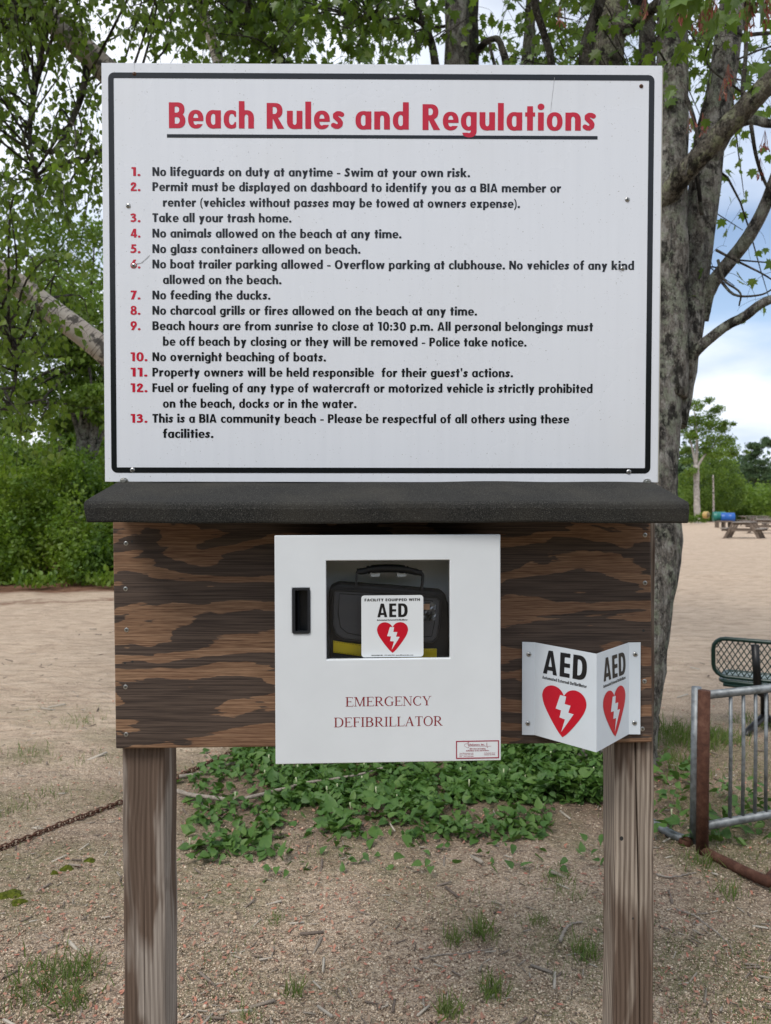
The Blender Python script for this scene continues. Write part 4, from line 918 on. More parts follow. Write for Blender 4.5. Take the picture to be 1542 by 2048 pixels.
def crown(parent, limbs, centers, spread, n_tw, tw_len, droop, mat_twig, tmpl, leafmat_, lsize, spacing, mode, tilt, petiole=.02, singles=300, twig_r=.0018, minpx=10):
    """branchlets from the nearest limb point to every cluster centre, twigs around them, leaves along the twigs"""
    LP = np.vstack([q for q, r in limbs]); bt, tw = MB(), MB(); LPos = []
    for c in centers:
        d = np.linalg.norm(LP - c, axis=1) + rng.uniform(0, .3, len(LP)); s = LP[np.argmin(d)]
        mid = (s + c) / 2 + rng.normal(0, .10, 3) + np.array([0, 0, .12 * np.linalg.norm(c - s)])
        br = smoothpath([s, mid, c], 9); l = np.linalg.norm(c - s)
        bt.tube(br, np.linspace(.004 + .006 * min(l, 2), .0025, 9), 5, False)
        for _ in range(n_tw):
            st = br[rng.integers(3, 9)] + rng.normal(0, .02, 3); dr = rng.normal(0, 1, 3); dr[2] = dr[2] * .5; dr /= np.linalg.norm(dr)
            L_ = tw_len * rng.uniform(.5, 1.2); k = 7; p = [st]; dd = dr.copy()
            for j in range(k):
                dd = dd + np.array([0, 0, -droop * (j + 1) / k]) + rng.normal(0, .12, 3); dd /= np.linalg.norm(dd); p.append(p[-1] + dd * L_ / k)
            p = np.array(p) + rng.normal(0, spread, 3) * .2; tw.tube(np.vstack([st, p[1:]]), np.linspace(twig_r, twig_r * .5, k + 1), 3, False)
            m = max(2, int(L_ / spacing)); t = np.linspace(.12, 1, m) * k; i0 = np.minimum(t.astype(int), k - 1); u = (t - i0)[:, None]
            LPos.append(p[i0] * (1 - u) + p[i0 + 1] * u)
    P = np.vstack(LPos); P += rng.normal(0, petiole, P.shape); P[:, 2] -= petiole * .5
    R = rots(len(P), mode, tilt); S = lsize * rng.uniform(.65, 1.2, len(P))
    bt.build('branch', mat_twig, parent, 'stuff'); tw.build('twig', mat_twig, parent, 'stuff')
    foliage(parent, P, R, S, tmpl[0], tmpl[1], leafmat_, singles, minpx)
    return len(P)
def pts_in(n, fn, y0, y1):
    """n random points whose picture position satisfies fn, at depths y0..y1 (used to fill a crown's real volume)"""
    o = []
    while len(o) < n:
        px, py, Y = rng.uniform(-330, 1850), rng.uniform(-520, 1050), rng.uniform(y0, y1)
        if rng.random() < fn(px, py): o.append(at(px, py, Y))
    return np.array(o)

# ------------------------------------------------------------------ big maple on the right
mt = thing('maple_tree', 'large multi stemmed maple with grey lichened bark right behind the sign', 'tree', gp(1240, 1540))
gb = gp(1240, 1535); limbs = []
mb = MB()
base = [(1222, 1640, 4.05, 170), (1226, 1560, 4.1, 152), (1230, 1500, 4.1, 140), (1243, 1400, 4.1, 136), (1272, 1250, 4.12, 134), (1288, 1100, 4.15, 134), (1292, 960, 4.15, 132), (1300, 840, 4.18, 140), (1310, 740, 4.2, 138)]
q, r = px_tube(mb, base, 22, .05, 60); trunk = mb.build('trunk', MBARK, mt); limbs.append((q[30:], r))
def limb(parent, pts, mat=None, seg=14, jit=.045, nm='limb', n=40, keep=True):
    mb = MB(); q, r = px_tube(mb, pts, seg, jit, n); mb.build(nm, mat or MBARK, parent)
    if keep: limbs.append((q, r))
    return q
limb(mt, [(1318, 800, 4.2, 96), (1326, 640, 4.2, 94), (1332, 500, 4.2, 88), (1336, 330, 4.2, 74), (1342, 180, 4.25, 62), (1343, 60, 4.3, 58), (1338, -120, 4.4, 54), (1330, -420, 4.6, 44)], MBARK, 20)
limb(mt, [(1340, 850, 4.25, 60), (1362, 720, 4.3, 66), (1380, 600, 4.35, 64), (1400, 450, 4.4, 62), (1418, 300, 4.45, 58), (1446, 150, 4.5, 54), (1466, 0, 4.6, 50), (1490, -200, 4.7, 42), (1510, -450, 4.9, 34)], MBARK, 18)
limb(mt, [(1322, 410, 4.15, 46), (1368, 345, 4.0, 44), (1420, 292, 3.9, 42), (1474, 236, 3.8, 42), (1520, 185, 3.72, 40), (1570, 130, 3.65, 36), (1680, 20, 3.5, 28)], MBARKL, 14)
limb(mt, [(1370, 752, 4.2, 32), (1384, 712, 4.15, 26), (1410, 684, 4.1, 22), (1452, 652, 4.05, 20), (1488, 634, 4.0, 20), (1530, 604, 3.95, 18), (1580, 590, 3.9, 16), (1700, 540, 3.8, 12)], MBARK, 12, .08)
limb(mt, [(1398, 640, 4.35, 34), (1412, 590, 4.3, 28), (1432, 556, 4.25, 26), (1462, 520, 4.2, 26), (1500, 470, 4.1, 26), (1535, 400, 4.05, 24), (1570, 300, 4.0, 20), (1640, 150, 3.9, 15)], MBARK, 12)
limb(mt, [(1420, 330, 4.4, 26), (1460, 262, 4.3, 22), (1500, 240, 4.2, 18), (1545, 248, 4.1, 16), (1620, 230, 4.0, 12)], MBARK, 10)
limb(mt, [(1290, 900, 4.3, 90), (1262, 600, 4.5, 80), (1232, 300, 4.6, 74), (1214, 130, 4.65, 66), (1222, 0, 4.7, 62), (1236, -200, 4.8, 54), (1240, -450, 4.9, 40)], MBARKL, 18, .07)
limb(mt, [(1240, 60, 4.65, 34), (1272, 48, 4.5, 26), (1300, 22, 4.4, 24), (1330, -10, 4.3, 22), (1380, -90, 4.2, 18)], MBARKL, 10)
limb(mt, [(1310, 700, 4.6, 50), (1300, 400, 4.8, 44), (1294, 130, 4.9, 34), (1290, 40, 5.0, 30), (1262, -50, 5.1, 26), (1240, -250, 5.2, 20)], MBARKD, 12)
limb(mt, [(1180, 260, 4.5, 30), (1172, 130, 4.45, 26), (1182, 60, 4.4, 24), (1200, 0, 4.35, 20), (1210, -90, 4.3, 16)], MBARKD, 10, .1)
limb(mt, [(1110, 300, 4.9, 20), (1103, 130, 4.8, 15), (1088, 70, 4.75, 14), (1072, 20, 4.7, 15), (1064, -40, 4.65, 12), (1060, -150, 4.6, 9)], MBARKD, 8, .1)
for pts in ([(1366, 180, 4.2, 10), (1384, 225, 4.1, 8), (1394, 270, 4.05, 7), (1392, 330, 4.0, 5)], [(1490, 20, 4.1, 8), (1492, 100, 4.0, 8), (1486, 170, 3.95, 9), (1488, 215, 3.9, 9)], [(1502, 250, 4.0, 8), (1512, 310, 4.0, 7), (1528, 360, 4.0, 6), (1560, 420, 4, 5)], [(1440, 560, 4.1, 6), (1470, 590, 4.0, 5), (1520, 590, 3.95, 4), (1550, 575, 3.9, 3)],
            [(1436, 520, 4.1, 6), (1448, 560, 4.05, 5), (1480, 585, 4.0, 4), (1478, 612, 4, 3)], [(1432, 500, 4.1, 6), (1470, 520, 4.05, 5), (1520, 545, 4, 4), (1545, 560, 4, 3)], [(1372, 360, 4.0, 6), (1384, 300, 3.95, 5), (1370, 352, 3.9, 4)], [(1404, 430, 4.1, 8), (1392, 340, 4.1, 7), (1386, 380, 4.1, 6)]):
    limb(mt, pts, MBARKD, 6, .05, 'small_limb', 14, True)
def dens_r(px, py):
    if py > 640: return 0
    if px < 1010: return 0
    if px < 1320: return 0 if py > 150 else .75
    d = max(0., 1 - py / 330) if px < 1640 else .8 * max(0., 1 - py / 400)
    if py > 300: d = .10 if px > 1400 else .05
    if px < 1400 and py < 130: d *= .5
    return min(1, d * 1.0)
cs = pts_in(210, dens_r, 3.7, 6.5)
crown(mt, limbs, cs, .12, 5, .34, .5, MBARKD, (MAPLE_V, MAPLE_F), LMAPLE, .068, .075, 'hang', .75, .045)
# big leaves close to the camera at the top right, with red seed keys
cs = np.array([at(a, b, y) for a, b, y in ((1345, 5, 3.2), (1395, -25, 3.1), (1362, -50, 3.0), (1440, -30, 3.1), (1470, -15, 3.2), (1508, -20, 3.1), (1540, -30, 3.0), (1320, -60, 3.1), (1416, -60, 3.0))])
tw = MB(); P = []
for c in cs:
    s = at(1400, -190, 3.4); br = smoothpath([s, (s + c) / 2 + rng.normal(0, .05, 3), c], 8); tw.tube(br, np.linspace(.006, .002, 8), 5, False)
    for k in range(7): P.append(c + rng.normal(0, .045, 3) + np.array([0, 0, -.01]))
tw.build('twig', MBARKD, mt, 'stuff'); P = np.array(P)
foliage(mt, P, rots(len(P), 'hang', .45), .095 * rng.uniform(.75, 1.15, len(P)), MAPLE_V, MAPLE_F, leafmat('young maple leaf', [(.10, .19, .03), (.13, .23, .035), (.16, .25, .04)], .4, .4, (.3, .42, .06)), 300, 8, 'leaf', 'foliage')
KEYM = leafmat('maple key', [(.35, .06, .06), (.42, .12, .10), (.30, .10, .06)], .3, .5, (.5, .1, .1))
KV = np.array([(0, 0, 0), (-.14, .3, .02), (-.16, .8, 0), (0, 1, 0), (.1, .6, 0), (.06, .2, 0)]); KF = [(0, 5, 4, 3, 2, 1)]
KP = []; st = MB()
for a, b, y in ((1365, 32, 3.2), (1398, 40, 3.2), (1405, 52, 3.25), (1424, 18, 3.1), (1500, 20, 3.1), (1504, 46, 3.1), (1530, 30, 3.1), (1535, 12, 3.0), (1456, 160, 3.7), (1448, 188, 3.7), (1380, 250, 3.9), (1120, 40, 4.3), (1290, 20, 4), (1405, 255, 4), (1530, 290, 4), (1520, 345, 4)):
    c = at(a, b, y) 
    for _ in range(13):
        p = c + rng.normal(0, .013, 3); KP.append(p); st.tube([c + np.array([0, 0, .08]), (c + p) / 2 + np.array([0, 0, .04]), p], .0007, 3, False)
KP = np.array(KP); st.build('key_stalks', KEYM, mt, 'stuff')
link('seed_keys', scatter_mesh('seed_keys', KV, KF, KP, rots(len(KP), 'hang', .3), .030 * rng.uniform(.8, 1.2, len(KP)), wloc(mt)), KEYM, mt, 'stuff')
# exposed roots
rt = MB()
for (a, b), (c, d), (e, f_) in (((1180, 1520), (1130, 1560), (1100, 1572)), ((1215, 1520), (1190, 1545), (1165, 1550))):
    p = [gp(a, b) + [0, 0, .05], gp(c, d) + [0, 0, .0], gp(e, f_) - [0, 0, .04]]; rt = MB(); rt.tube(smoothpath(p, 12), np.linspace(.07, .02, 12), 9, True, .08); rt.build('root', MBARK, mt)

# ------------------------------------------------------------------ second maple, twin stems above the middle of the sign
mt2 = thing('maple_tree', 'slimmer twin stemmed maple rising above the middle of the sign', 'tree', at(880, 1330, 6.2) * [1, 1, 0]); limbs = []
g0 = at(860, 1330, 6.2); zg = lambda px, Y: 1011 + F * 1.5 / Y
mb = MB(); q, r = px_tube(mb, [(878, zg(878, 6.2) + 60, 6.2, 110), (880, zg(880, 6.2) - 20, 6.2, 85), (890, 1100, 6.2, 72), (905, 900, 6.2, 74)], 16); mb.build('trunk', MBARK, mt2)
limb(mt2, [(900, 960, 6.2, 62), (910, 500, 6.1, 54), (914, 130, 6.0, 49), (914, 0, 6.0, 48), (916, -250, 6.0, 40), (905, -600, 6.2, 28)], MBARK, 16)
limb(mt2, [(918, 960, 6.25, 40), (935, 500, 6.3, 34), (946, 130, 6.3, 24), (946, 0, 6.3, 22), (960, -250, 6.4, 18)], MBARKD, 12)
limb(mt2, [(930, 800, 6.3, 44), (1010, 400, 6.2, 34), (1053, 130, 6.1, 26), (1060, 40, 6.1, 21), (1066, -60, 6.1, 19), (1080, -300, 6.2, 12)], MBARK, 12)
limb(mt2, [(900, 700, 6.2, 34), (885, 300, 6.0, 24), (868, 110, 5.9, 16), (848, 50, 5.8, 13), (838, 20, 5.75, 11), (810, -60, 5.7, 8)], MBARKD, 10)
limb(mt2, [(850, 52, 5.8, 10), (815, 34, 5.7, 7), (770, 40, 5.6, 5), (735, 38, 5.5, 4)], MBARKD, 8)
limb(mt2, [(955, 100, 6.2, 14), (975, 82, 6.1, 13), (995, 78, 6.0, 12), (1005, 100, 6.0, 14), (1012, 130, 6.0, 16), (1016, 200, 6, 16)], MBARKD, 8)
limb(mt2, [(980, 86, 6.0, 7), (984, 110, 6, 7), (992, 140, 6, 7)], MBARKD, 6)
limb(mt2, [(880, 600, 6.2, 40), (700, 300, 6.1, 30), (560, 120, 6.0, 20), (520, 60, 6, 14), (470, -40, 6, 10), (420, -200, 6, 8)], MBARKD, 10)
def dens_m(px, py):
    if py > 170 or py < -420 or px < 280 or px > 1290: return 0
    d = 1.0 if 380 < px < 800 else (.30 if px <= 380 else .12)
    if 780 < px < 900 and 35 < py < 170: d = .05 if px > 800 else .4
    if 1045 < px < 1290: d = .35
    return d
cs = pts_in(400, dens_m, 5.2, 8.0)
crown(mt2, limbs, cs, .12, 5, .40, .5, MBARKD, (MAPLE_V, MAPLE_F), LMAPLE, .075, .075, 'hang', .8, .05)

# ------------------------------------------------------------------ leaning birch on the left
bt_ = thing('birch_tree', 'leaning white barked birch with hanging leaves at the left of the sign', 'tree', (at(640, 1390, 6.0) * [1, 1, 0])); limbs = []
gz = zg(640, 6.0)
limb(bt_, [(660, gz + 40, 6.0, 130), (620, 1240, 6.0, 90), (520, 1000, 5.9, 72), (330, 800, 5.7, 62), (207, 700, 5.5, 50), (110, 625, 5.4, 47), (0, 545, 5.3, 44), (-150, 450, 5.2, 42), (-380, 330, 5.0, 30)], MBIRCH, 18, .035, 'trunk')
limb(bt_, [(560, 1050, 5.9, 70), (430, 560, 5.8, 66), (300, 250, 5.7, 56), (210, 140, 5.6, 50), (130, 65, 5.5, 46), (55, 5, 5.4, 42), (-80, -80, 5.3, 34), (-300, -160, 5.2, 24)], MBIRCH, 16, .035)
limb(bt_, [(540, 700, 5.9, 46), (470, 300, 5.9, 34), (437, 125, 5.9, 24), (418, 60, 5.9, 20), (402, 0, 5.9, 17), (380, -150, 5.9, 12)], MBIRCH, 12)
limb(bt_, [(70, 10, 5.4, 26), (20, 6, 5.3, 14), (-30, 8, 5.3, 10)], MBARKD, 8)
limb(bt_, [(60, 22, 5.4, 12), (36, 40, 5.35, 9), (26, 70, 5.3, 7)], MBARKD, 8)
limb(bt_, [(180, 100, 5.6, 14), (160, 200, 5.5, 12), (110, 300, 5.4, 10), (60, 280, 5.3, 9)], MBARKD, 8)
limb(bt_, [(90, 60, 5.4, 12), (60, 260, 5.3, 9), (75, 360, 5.2, 7)], MBARKD, 8)
limb(bt_, [(206, 300, 5.6, 10), (150, 320, 5.5, 9), (100, 332, 5.4, 8)], MBARKD, 8)
limb(bt_, [(-50, 520, 5.2, 14), (30, 690, 5.0, 9), (20, 820, 5.0, 6)], MBARKD, 6)
def dens_b(px, py):
    if px > 420: return 0
    if px > 200 and py > 150: return 0
    d = .9
    if 200 < px: d = .12 if py > 20 else .4
    if 420 < py < 560: d = .55
    if py >= 560: d = .5 if px < 90 else .2
    if py > 700: d = .3 if px < 60 else .05
    if py > 860: d = 0
    if 60 < px < 200 and 190 < py < 330: d *= .55
    return d
cs = pts_in(380, dens_b, 4.2, 7.0)
crown(bt_, limbs, cs, .1, 5, .42, .9, MBARKD, (BIRCH_V, BIRCH_F), LBIRCH, .052, .032, 'hang', .55, .022)
# ------------------------------------------------------------------ background vegetation
def blob_leaves(blobs, dens, size, mode='any', tilt=.6, shell=.55):
    P = []
    for c, r, n in blobs:
        n = int(n * dens); d = rng.normal(0, 1, (n, 3)); d /= np.linalg.norm(d, axis=1)[:, None]; q = shell + (1 - shell) * rng.random(n) ** .6
        q *= 1 + .16 * np.sin(d[:, 0] * 5 + c[0]) * np.sin(d[:, 2] * 6 + c[1]) + rng.normal(0, .07, n)
        P.append(np.asarray(c) + d * np.asarray(r) * q[:, None])
    P = np.vstack(P); P = P[P[:, 2] > .03]; return P, rots(len(P), mode, tilt), size * rng.uniform(.6, 1.35, len(P))
def leaves(name, parent, mat, blobs, dens, size, tmpl=(CLUMP_V, CLUMP_F), mode='any', shell=.55, kind='stuff'):
    P, R, S = blob_leaves(blobs, dens, size, mode, shell=shell)
    return link(name, scatter_mesh(name, tmpl[0], tmpl[1], P, R, S, wloc(parent)), mat, parent, kind)
def clumps(cx, cy, z0, z1, rx, ry, n, r):
    o = []
    for _ in range(n):
        t = rng.random(); z = z0 + (z1 - z0) * t; k = math.sqrt(max(.05, 1 - (2 * t - 1) ** 2)); a = rng.uniform(0, 6.28); q = rng.random() ** .5
        rr = r * rng.uniform(.6, 1.25); o.append(((cx + rx * k * q * math.cos(a), cy + ry * k * q * math.sin(a), z), (rr, rr, rr * .75), 1))
    return o
def tree(label, cat, x, y, h, trunk_r, lean, limbs_, blobs, dens, size, bark, leafm, name='broadleaf_tree', mode='any', group=None, shell=.5):
    t = thing(name, label, cat, (x, y, 0), group); mb = MB()
    tr = smoothpath([(x, y, -.2), (x + lean * .3, y, h * .35), (x + lean * .7, y, h * .7), (x + lean, y, h)], 14); mb.tube(tr, np.linspace(trunk_r * 1.15, trunk_r * .25, 14), 9, True, .06); mb.build('trunk', bark, t)
    mb = MB()
    for b in blobs:
        c = np.array(b[0]); s = tr[min(13, max(3, int(13 * min(1, (c[2] - 1.0) / h) * .8)))]
        mb.tube(smoothpath([s, (s + c) / 2 + [0, 0, -.05 * h * .3], c], 6), np.linspace(trunk_r * .35, trunk_r * .08, 6), 5, False)
    mb.build('branch', bark, t, 'stuff'); leaves('crown', t, leafm, blobs, dens, size, mode=mode, shell=shell); return t
def T(px, py, Y): return at(px, py, Y)

# thicket along the left edge of the sand: low bushes that merge
bl = []
for i in range(78):
    x = rng.uniform(-11, 2.6); y = 13.7 + (x + 6) * .25 + abs(rng.normal(0, .5)) + rng.uniform(0, 1.2); h = rng.uniform(.35, 1.15); bl.append(((x, y, h * .75), (rng.uniform(.3, .75), .5, h), 900))
for k in range(30):
    c = at(rng.uniform(-80, 215), rng.uniform(930, 1100), rng.uniform(14.4, 16.0)); q = rng.uniform(.22, .5); bl.append((c, (q, q, q * rng.uniform(.6, 1.3)), 1100 * q))
for i in range(74):
    x = rng.uniform(-20, 3.0); y = 16 + rng.uniform(0, 3); h = rng.uniform(1.0, 2.15); bl.append(((x, y, h), (rng.uniform(.8, 1.3), .9, h * .9), 700))
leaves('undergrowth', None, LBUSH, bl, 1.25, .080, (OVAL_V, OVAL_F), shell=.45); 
# small sprigs along its foot
bl = [((x, 13.25 + (x + 6) * .25 + rng.uniform(-.25, .2), .12), (.22, .2, rng.uniform(.12, .3)), 60) for x in rng.uniform(-10, 2.6, 46)]
leaves('foot_sprigs', None, LBUSH, bl, 1.0, .10, (OVAL_V, OVAL_F), 'up', .1)
# trunked tree beside the sign's left edge
tk = thing('broadleaf_tree', 'dark forked tree trunk with leafy crown behind the bushes left of the sign', 'tree', at(158, 1060, 16) * [1, 1, 0])
mb = MB(); px_tube(mb, [(156, 1160, 16, 52), (158, 1020, 16, 42), (163, 930, 16, 30), (170, 850, 16, 24), (175, 760, 16, 16), (178, 640, 16, 10)], 12, .07, 30); px_tube(mb, [(160, 1000, 16, 26), (182, 900, 16, 20), (190, 840, 16, 17), (197, 780, 16, 14), (215, 690, 16, 10)], 10, .07, 24)
px_tube(mb, [(166, 960, 16, 14), (188, 910, 16, 12), (200, 880, 16, 9), (230, 820, 16, 7)], 8, .07, 20); px_tube(mb, [(160, 880, 16, 12), (146, 830, 16, 10), (120, 780, 16, 7)], 8, .07, 16); mb.build('trunk', MBARK, tk)
bl = []
for px, py, r in ((60, 560, .8), (120, 520, .7), (160, 600, .8), (195, 560, .7), (110, 650, .7), (60, 700, .6), (150, 700, .75), (195, 760, .5), (20, 640, .6), (185, 660, .7), (100, 760, .5), (30, 780, .45), (150, 800, .4), (230, 620, .8), (280, 540, .9), (300, 660, .8), (-60, 600, .8), (90, 460, .6), (190, 470, .6), (205, 830, .35), (130, 850, .3), (40, 850, .3), (172, 640, .6), (168, 720, .55), (185, 790, .35), (150, 770, .4), (80, 800, .5), (15, 720, .6), (60, 620, .7), (120, 590, .7), (10, 820, .5), (110, 690, .6)):
    c = at(px, py, 15.6 + rng.uniform(-1.2, 1.2)); bl.append((c, (r, r, r * .6), 650))
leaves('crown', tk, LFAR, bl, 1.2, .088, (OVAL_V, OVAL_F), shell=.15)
mb = MB()
for c, r, n in bl: mb.tube(smoothpath([at(175, 720, 16), (at(175, 720, 16) + c) / 2 + [0, 0, .1], c], 6), np.linspace(.05, .012, 6), 4, False)
mb.build('branch', MBARKD, tk, 'stuff')
# trees behind the thicket, left to centre
specs = [(-13.0, 21, 5.2, 'pale leafy tree at the left edge of the frame behind the bushes'), (-9.6, 22, 4.4, 'light green young tree in the gap left of the forked trunk'), (-7.0, 24, 5.0, 'tall bushy tree directly behind the forked trunk')]
for x, y, h, lb in specs:
    tree(lb, 'tree', x, y, h, .12, rng.uniform(-.4, .4), 0, clumps(x, y, 1.2, h, 2.2, 1.4, 16, 1.0), 620, .15, MBARKD, LFAR)
# wood that closes the view behind the sign and to the left, one mass
bl = []
for i in range(90):
    x = rng.uniform(-40, 14); y = 30 + rng.uniform(0, 12) + max(0, x) * 1.4; h = rng.uniform(1.4, 3.1); bl.append(((x, y, h * .9), (2.2, 1.8, h), 420))
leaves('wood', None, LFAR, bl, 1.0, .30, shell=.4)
bl = []
for i in range(46):
    x = rng.uniform(6, 36) ; y = 71 + rng.uniform(0, 14); h = rng.uniform(1.0, 2.2); bl.append(((x, y, h * .8), (3.2, 2.5, h), 500))
# (right of frame the same bushes go on)
for i in range(34):
    x = rng.uniform(36, 80); y = 67 + rng.uniform(0, 16); h = rng.uniform(1.2, 2.4); bl.append(((x, y, h * .8), (3.2, 2.5, h), 420))
leaves('shore_bushes', None, LFAR, bl, 1.0, .42, shell=.4)
bl = []
for i in range(110):
    x = rng.uniform(20, 190); y = 190 + rng.uniform(0, 40); h = rng.uniform(9, 15); bl.append(((x, y, h * .6), (6, 5, h * .62), 420))
leaves('far_wood', None, LDARK, bl, 1.0, 1.3, shell=.5)
# far tree with pale trunk right of the maple
ft = thing('broadleaf_tree', 'tall pale trunked tree at the back of the beach just right of the maple', 'tree', at(1395, 1046, 62) * [1, 1, 0])
mb = MB(); px_tube(mb, [(1396, 1052, 62, 14), (1394, 1010, 62, 12), (1393, 970, 62, 11), (1392, 930, 62, 12)], 10, .08, 20); px_tube(mb, [(1391, 935, 62, 8), (1394, 890, 62, 6), (1392, 850, 62, 4), (1388, 820, 62, 2)], 8, .05, 14); px_tube(mb, [(1392, 930, 62, 7), (1384, 895, 62, 4), (1376, 865, 62, 3)], 8, .05, 12); px_tube(mb, [(1394, 935, 62, 6), (1408, 912, 62, 4), (1425, 895, 62, 3), (1440, 870, 62, 2)], 8, .05, 12)
mb.build('trunk', simple('pale bark', (.33, .30, .27), .9, 0, .2, .3, 6), ft)
bl = []
for px, py, r in ((1390, 808, .45), (1418, 800, .30), (1436, 818, .38), (1420, 832, .5), (1395, 838, .5), (1380, 842, .45), (1403, 858, .6), (1432, 850, .55), (1445, 858, .45), (1420, 876, .65), (1442, 884, .6), (1458, 880, .45), (1462, 896, .55), (1382, 872, .4), (1440, 905, .6), (1466, 908, .35), (1376, 900, .4), (1410, 898, .4), (1372, 922, .35), (1380, 945, .4), (1366, 860, .5), (1372, 815, .35), (1450, 846, .25)):
    c = at(px, py, 62 + rng.uniform(-1.2, 1.2)); bl.append((c, (r * 1.5, r * 1.5, r * 1.05), 380 * r / .5)); bl.append((c + rng.normal(0, .5, 3), (r * .8, r * .8, r * .5), 130))
leaves('crown', ft, LFAR, bl, 1.0, .16, (OVAL_V, OVAL_F), shell=.1)
# weeping willow like shrub tree behind it
wt = thing('willow_tree', 'broad drooping light green tree behind the coloured drums', 'tree', at(1427, 1044, 66) * [1, 1, 0])
mb = MB(); px_tube(mb, [(1427, 1048, 66, 4), (1427, 1000, 66, 4), (1426, 950, 66, 3)], 8, .05, 14); mb.build('trunk', MBIRCH, wt)
bl = []
for px, py, r in ((1420, 920, 1.1), (1440, 925, 1.2), (1460, 935, 1.0), (1400, 945, 1.0), (1430, 955, 1.3), (1455, 965, 1.3), (1475, 965, .9), (1385, 985, 1.1), (1410, 995, 1.2), (1440, 1000, 1.3), (1470, 995, 1.1), (1378, 1015, .9), (1485, 985, .6), (1372, 960, .9), (1450, 1018, 1.0), (1412, 1018, .8)):
    c = at(px, py, 68 + rng.uniform(-.5, 2)); bl.append((c, (r * .9, r, r * 1.0), 760 * r))
leaves('crown', wt, LFAR, bl, 1.0, .17, (OVAL_V, OVAL_F), mode='hang', shell=.25)
sh = thing('shrub', 'low round shrub at the foot of the pale trunked tree', 'shrub', at(1405, 1046, 58) * [1, 1, 0])
leaves('foliage', sh, LBUSH, [(at(1400, 1036, 58), (.5, .4, .35), 500), (at(1409, 1033, 58), (.4, .35, .45), 500), (at(1383, 1038, 58), (.5, .4, .3), 400), (at(1372, 1036, 58), (.5, .4, .4), 400)], 1.0, .11, (OVAL_V, OVAL_F))
# umbrella pine above the far wood
pn = thing('pine_tree', 'flat topped pine standing above the far woods at the right edge', 'tree', at(1512, 1030, 110) * [1, 1, 0])
mb = MB(); px_tube(mb, [(1510, 1035, 110, 5), (1511, 950, 110, 4), (1513, 905, 110, 2.6), (1527, 890, 110, 2)], 8, .05, 16); mb.build('trunk', MBARKD, pn)
bl = []
for px, py, rx in ((1538, 886, 1.0), (1532, 880, .6), (1514, 892, 1.3), (1503, 892, .8), (1512, 906, .9), (1500, 915, 1.2), (1518, 925, 1.6), (1496, 935, 1.3), (1522, 940, 1.8), (1505, 955, 2.0), (1535, 960, 1.8), (1550, 890, 1.0), (1505, 975, 1.8), (1525, 985, 1.8)):
    bl.append((at(px, py, 110 + rng.uniform(-1, 1)), (rx, rx, .38), 190 * rx))
leaves('crown', pn, LDARK, bl, 1.0, .36, shell=.1)
# woods behind the photographer (they show as the darker reflection in the sign's lower half)
bl = []
for i in range(80):
    x = rng.uniform(-34, 34); y = -15 - rng.uniform(0, 5); h = rng.uniform(2.6, 3.3); bl.append(((x, y, h), (2.2, 2.0, h), 420))
leaves('rear_wood', None, LFAR, bl, 1.0, .5, shell=.6)

# ------------------------------------------------------------------ drums on racks, picnic tables
def drum(x, y, z, r, l, ang, col, label, name='storage_drum'):
    t = thing(name, label, 'drum', (x, y, z - r)); m = m_gloss(name + ' plastic', col, .4, .5)
    ax = np.array([math.cos(ang), math.sin(ang), 0]); c = np.array([x, y, z])
    mb = MB(); prof = [(-.5, .86), (-.495, .97), (-.47, 1), (-.28, 1), (-.26, 1.04), (-.22, 1.04), (-.2, 1), (.2, 1), (.22, 1.04), (.26, 1.04), (.28, 1), (.47, 1), (.495, .97), (.5, .86)]
    mb.tube([c + ax * l * a for a, b in prof], [r * b for a, b in prof], 20); mb.build('barrel', m, t)
    mb = MB(); mb.tube([c + ax * l * .49, c + ax * l * .51], r * .8, 20); mb.build('lid', simple('lid', tuple(q * .45 for q in col), .5), t); return t
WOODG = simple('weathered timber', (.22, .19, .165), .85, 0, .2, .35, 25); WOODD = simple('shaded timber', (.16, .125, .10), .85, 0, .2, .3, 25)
Yd = 50.; p = at(1455, 1035, Yd); drum(p[0], p[1], p[2], .32, .86, -.25, (.01, .09, .36), 'blue plastic drum lying on its side on the beach rack')
p = at(1438, 1033, Yd + .3); drum(p[0], p[1], p[2], .32, .80, -.2, (.01, .15, .12), 'dark green plastic drum lying beside the blue drum')
p = at(1412, 1030, Yd + 1); drum(p[0], p[1], p[2], .24, .3, -.9, (.45, .30, .10), 'small yellow drum half hidden by the low shrub')
rk = thing('drum_rack', 'low timber rack holding the blue and green drums', 'rack', at(1450, 1046, Yd) * [1, 1, 0])
for px in (1434, 1447, 1460):
    p = at(px, 1040, Yd); mb = MB(); mb.box(p[0] - .04, p[0] + .04, p[1] - .25, p[1] + .25, -.02, at(px, 1042, Yd)[2] - .0); mb.build('leg', WOODD, rk)
mb = MB(); a, b = at(1430, 1042.5, Yd), at(1464, 1042.5, Yd); mb.box(a[0], b[0], Yd - .28, Yd - .2, a[2] - .05, a[2] + .04); mb.build('rail', WOODD, rk)
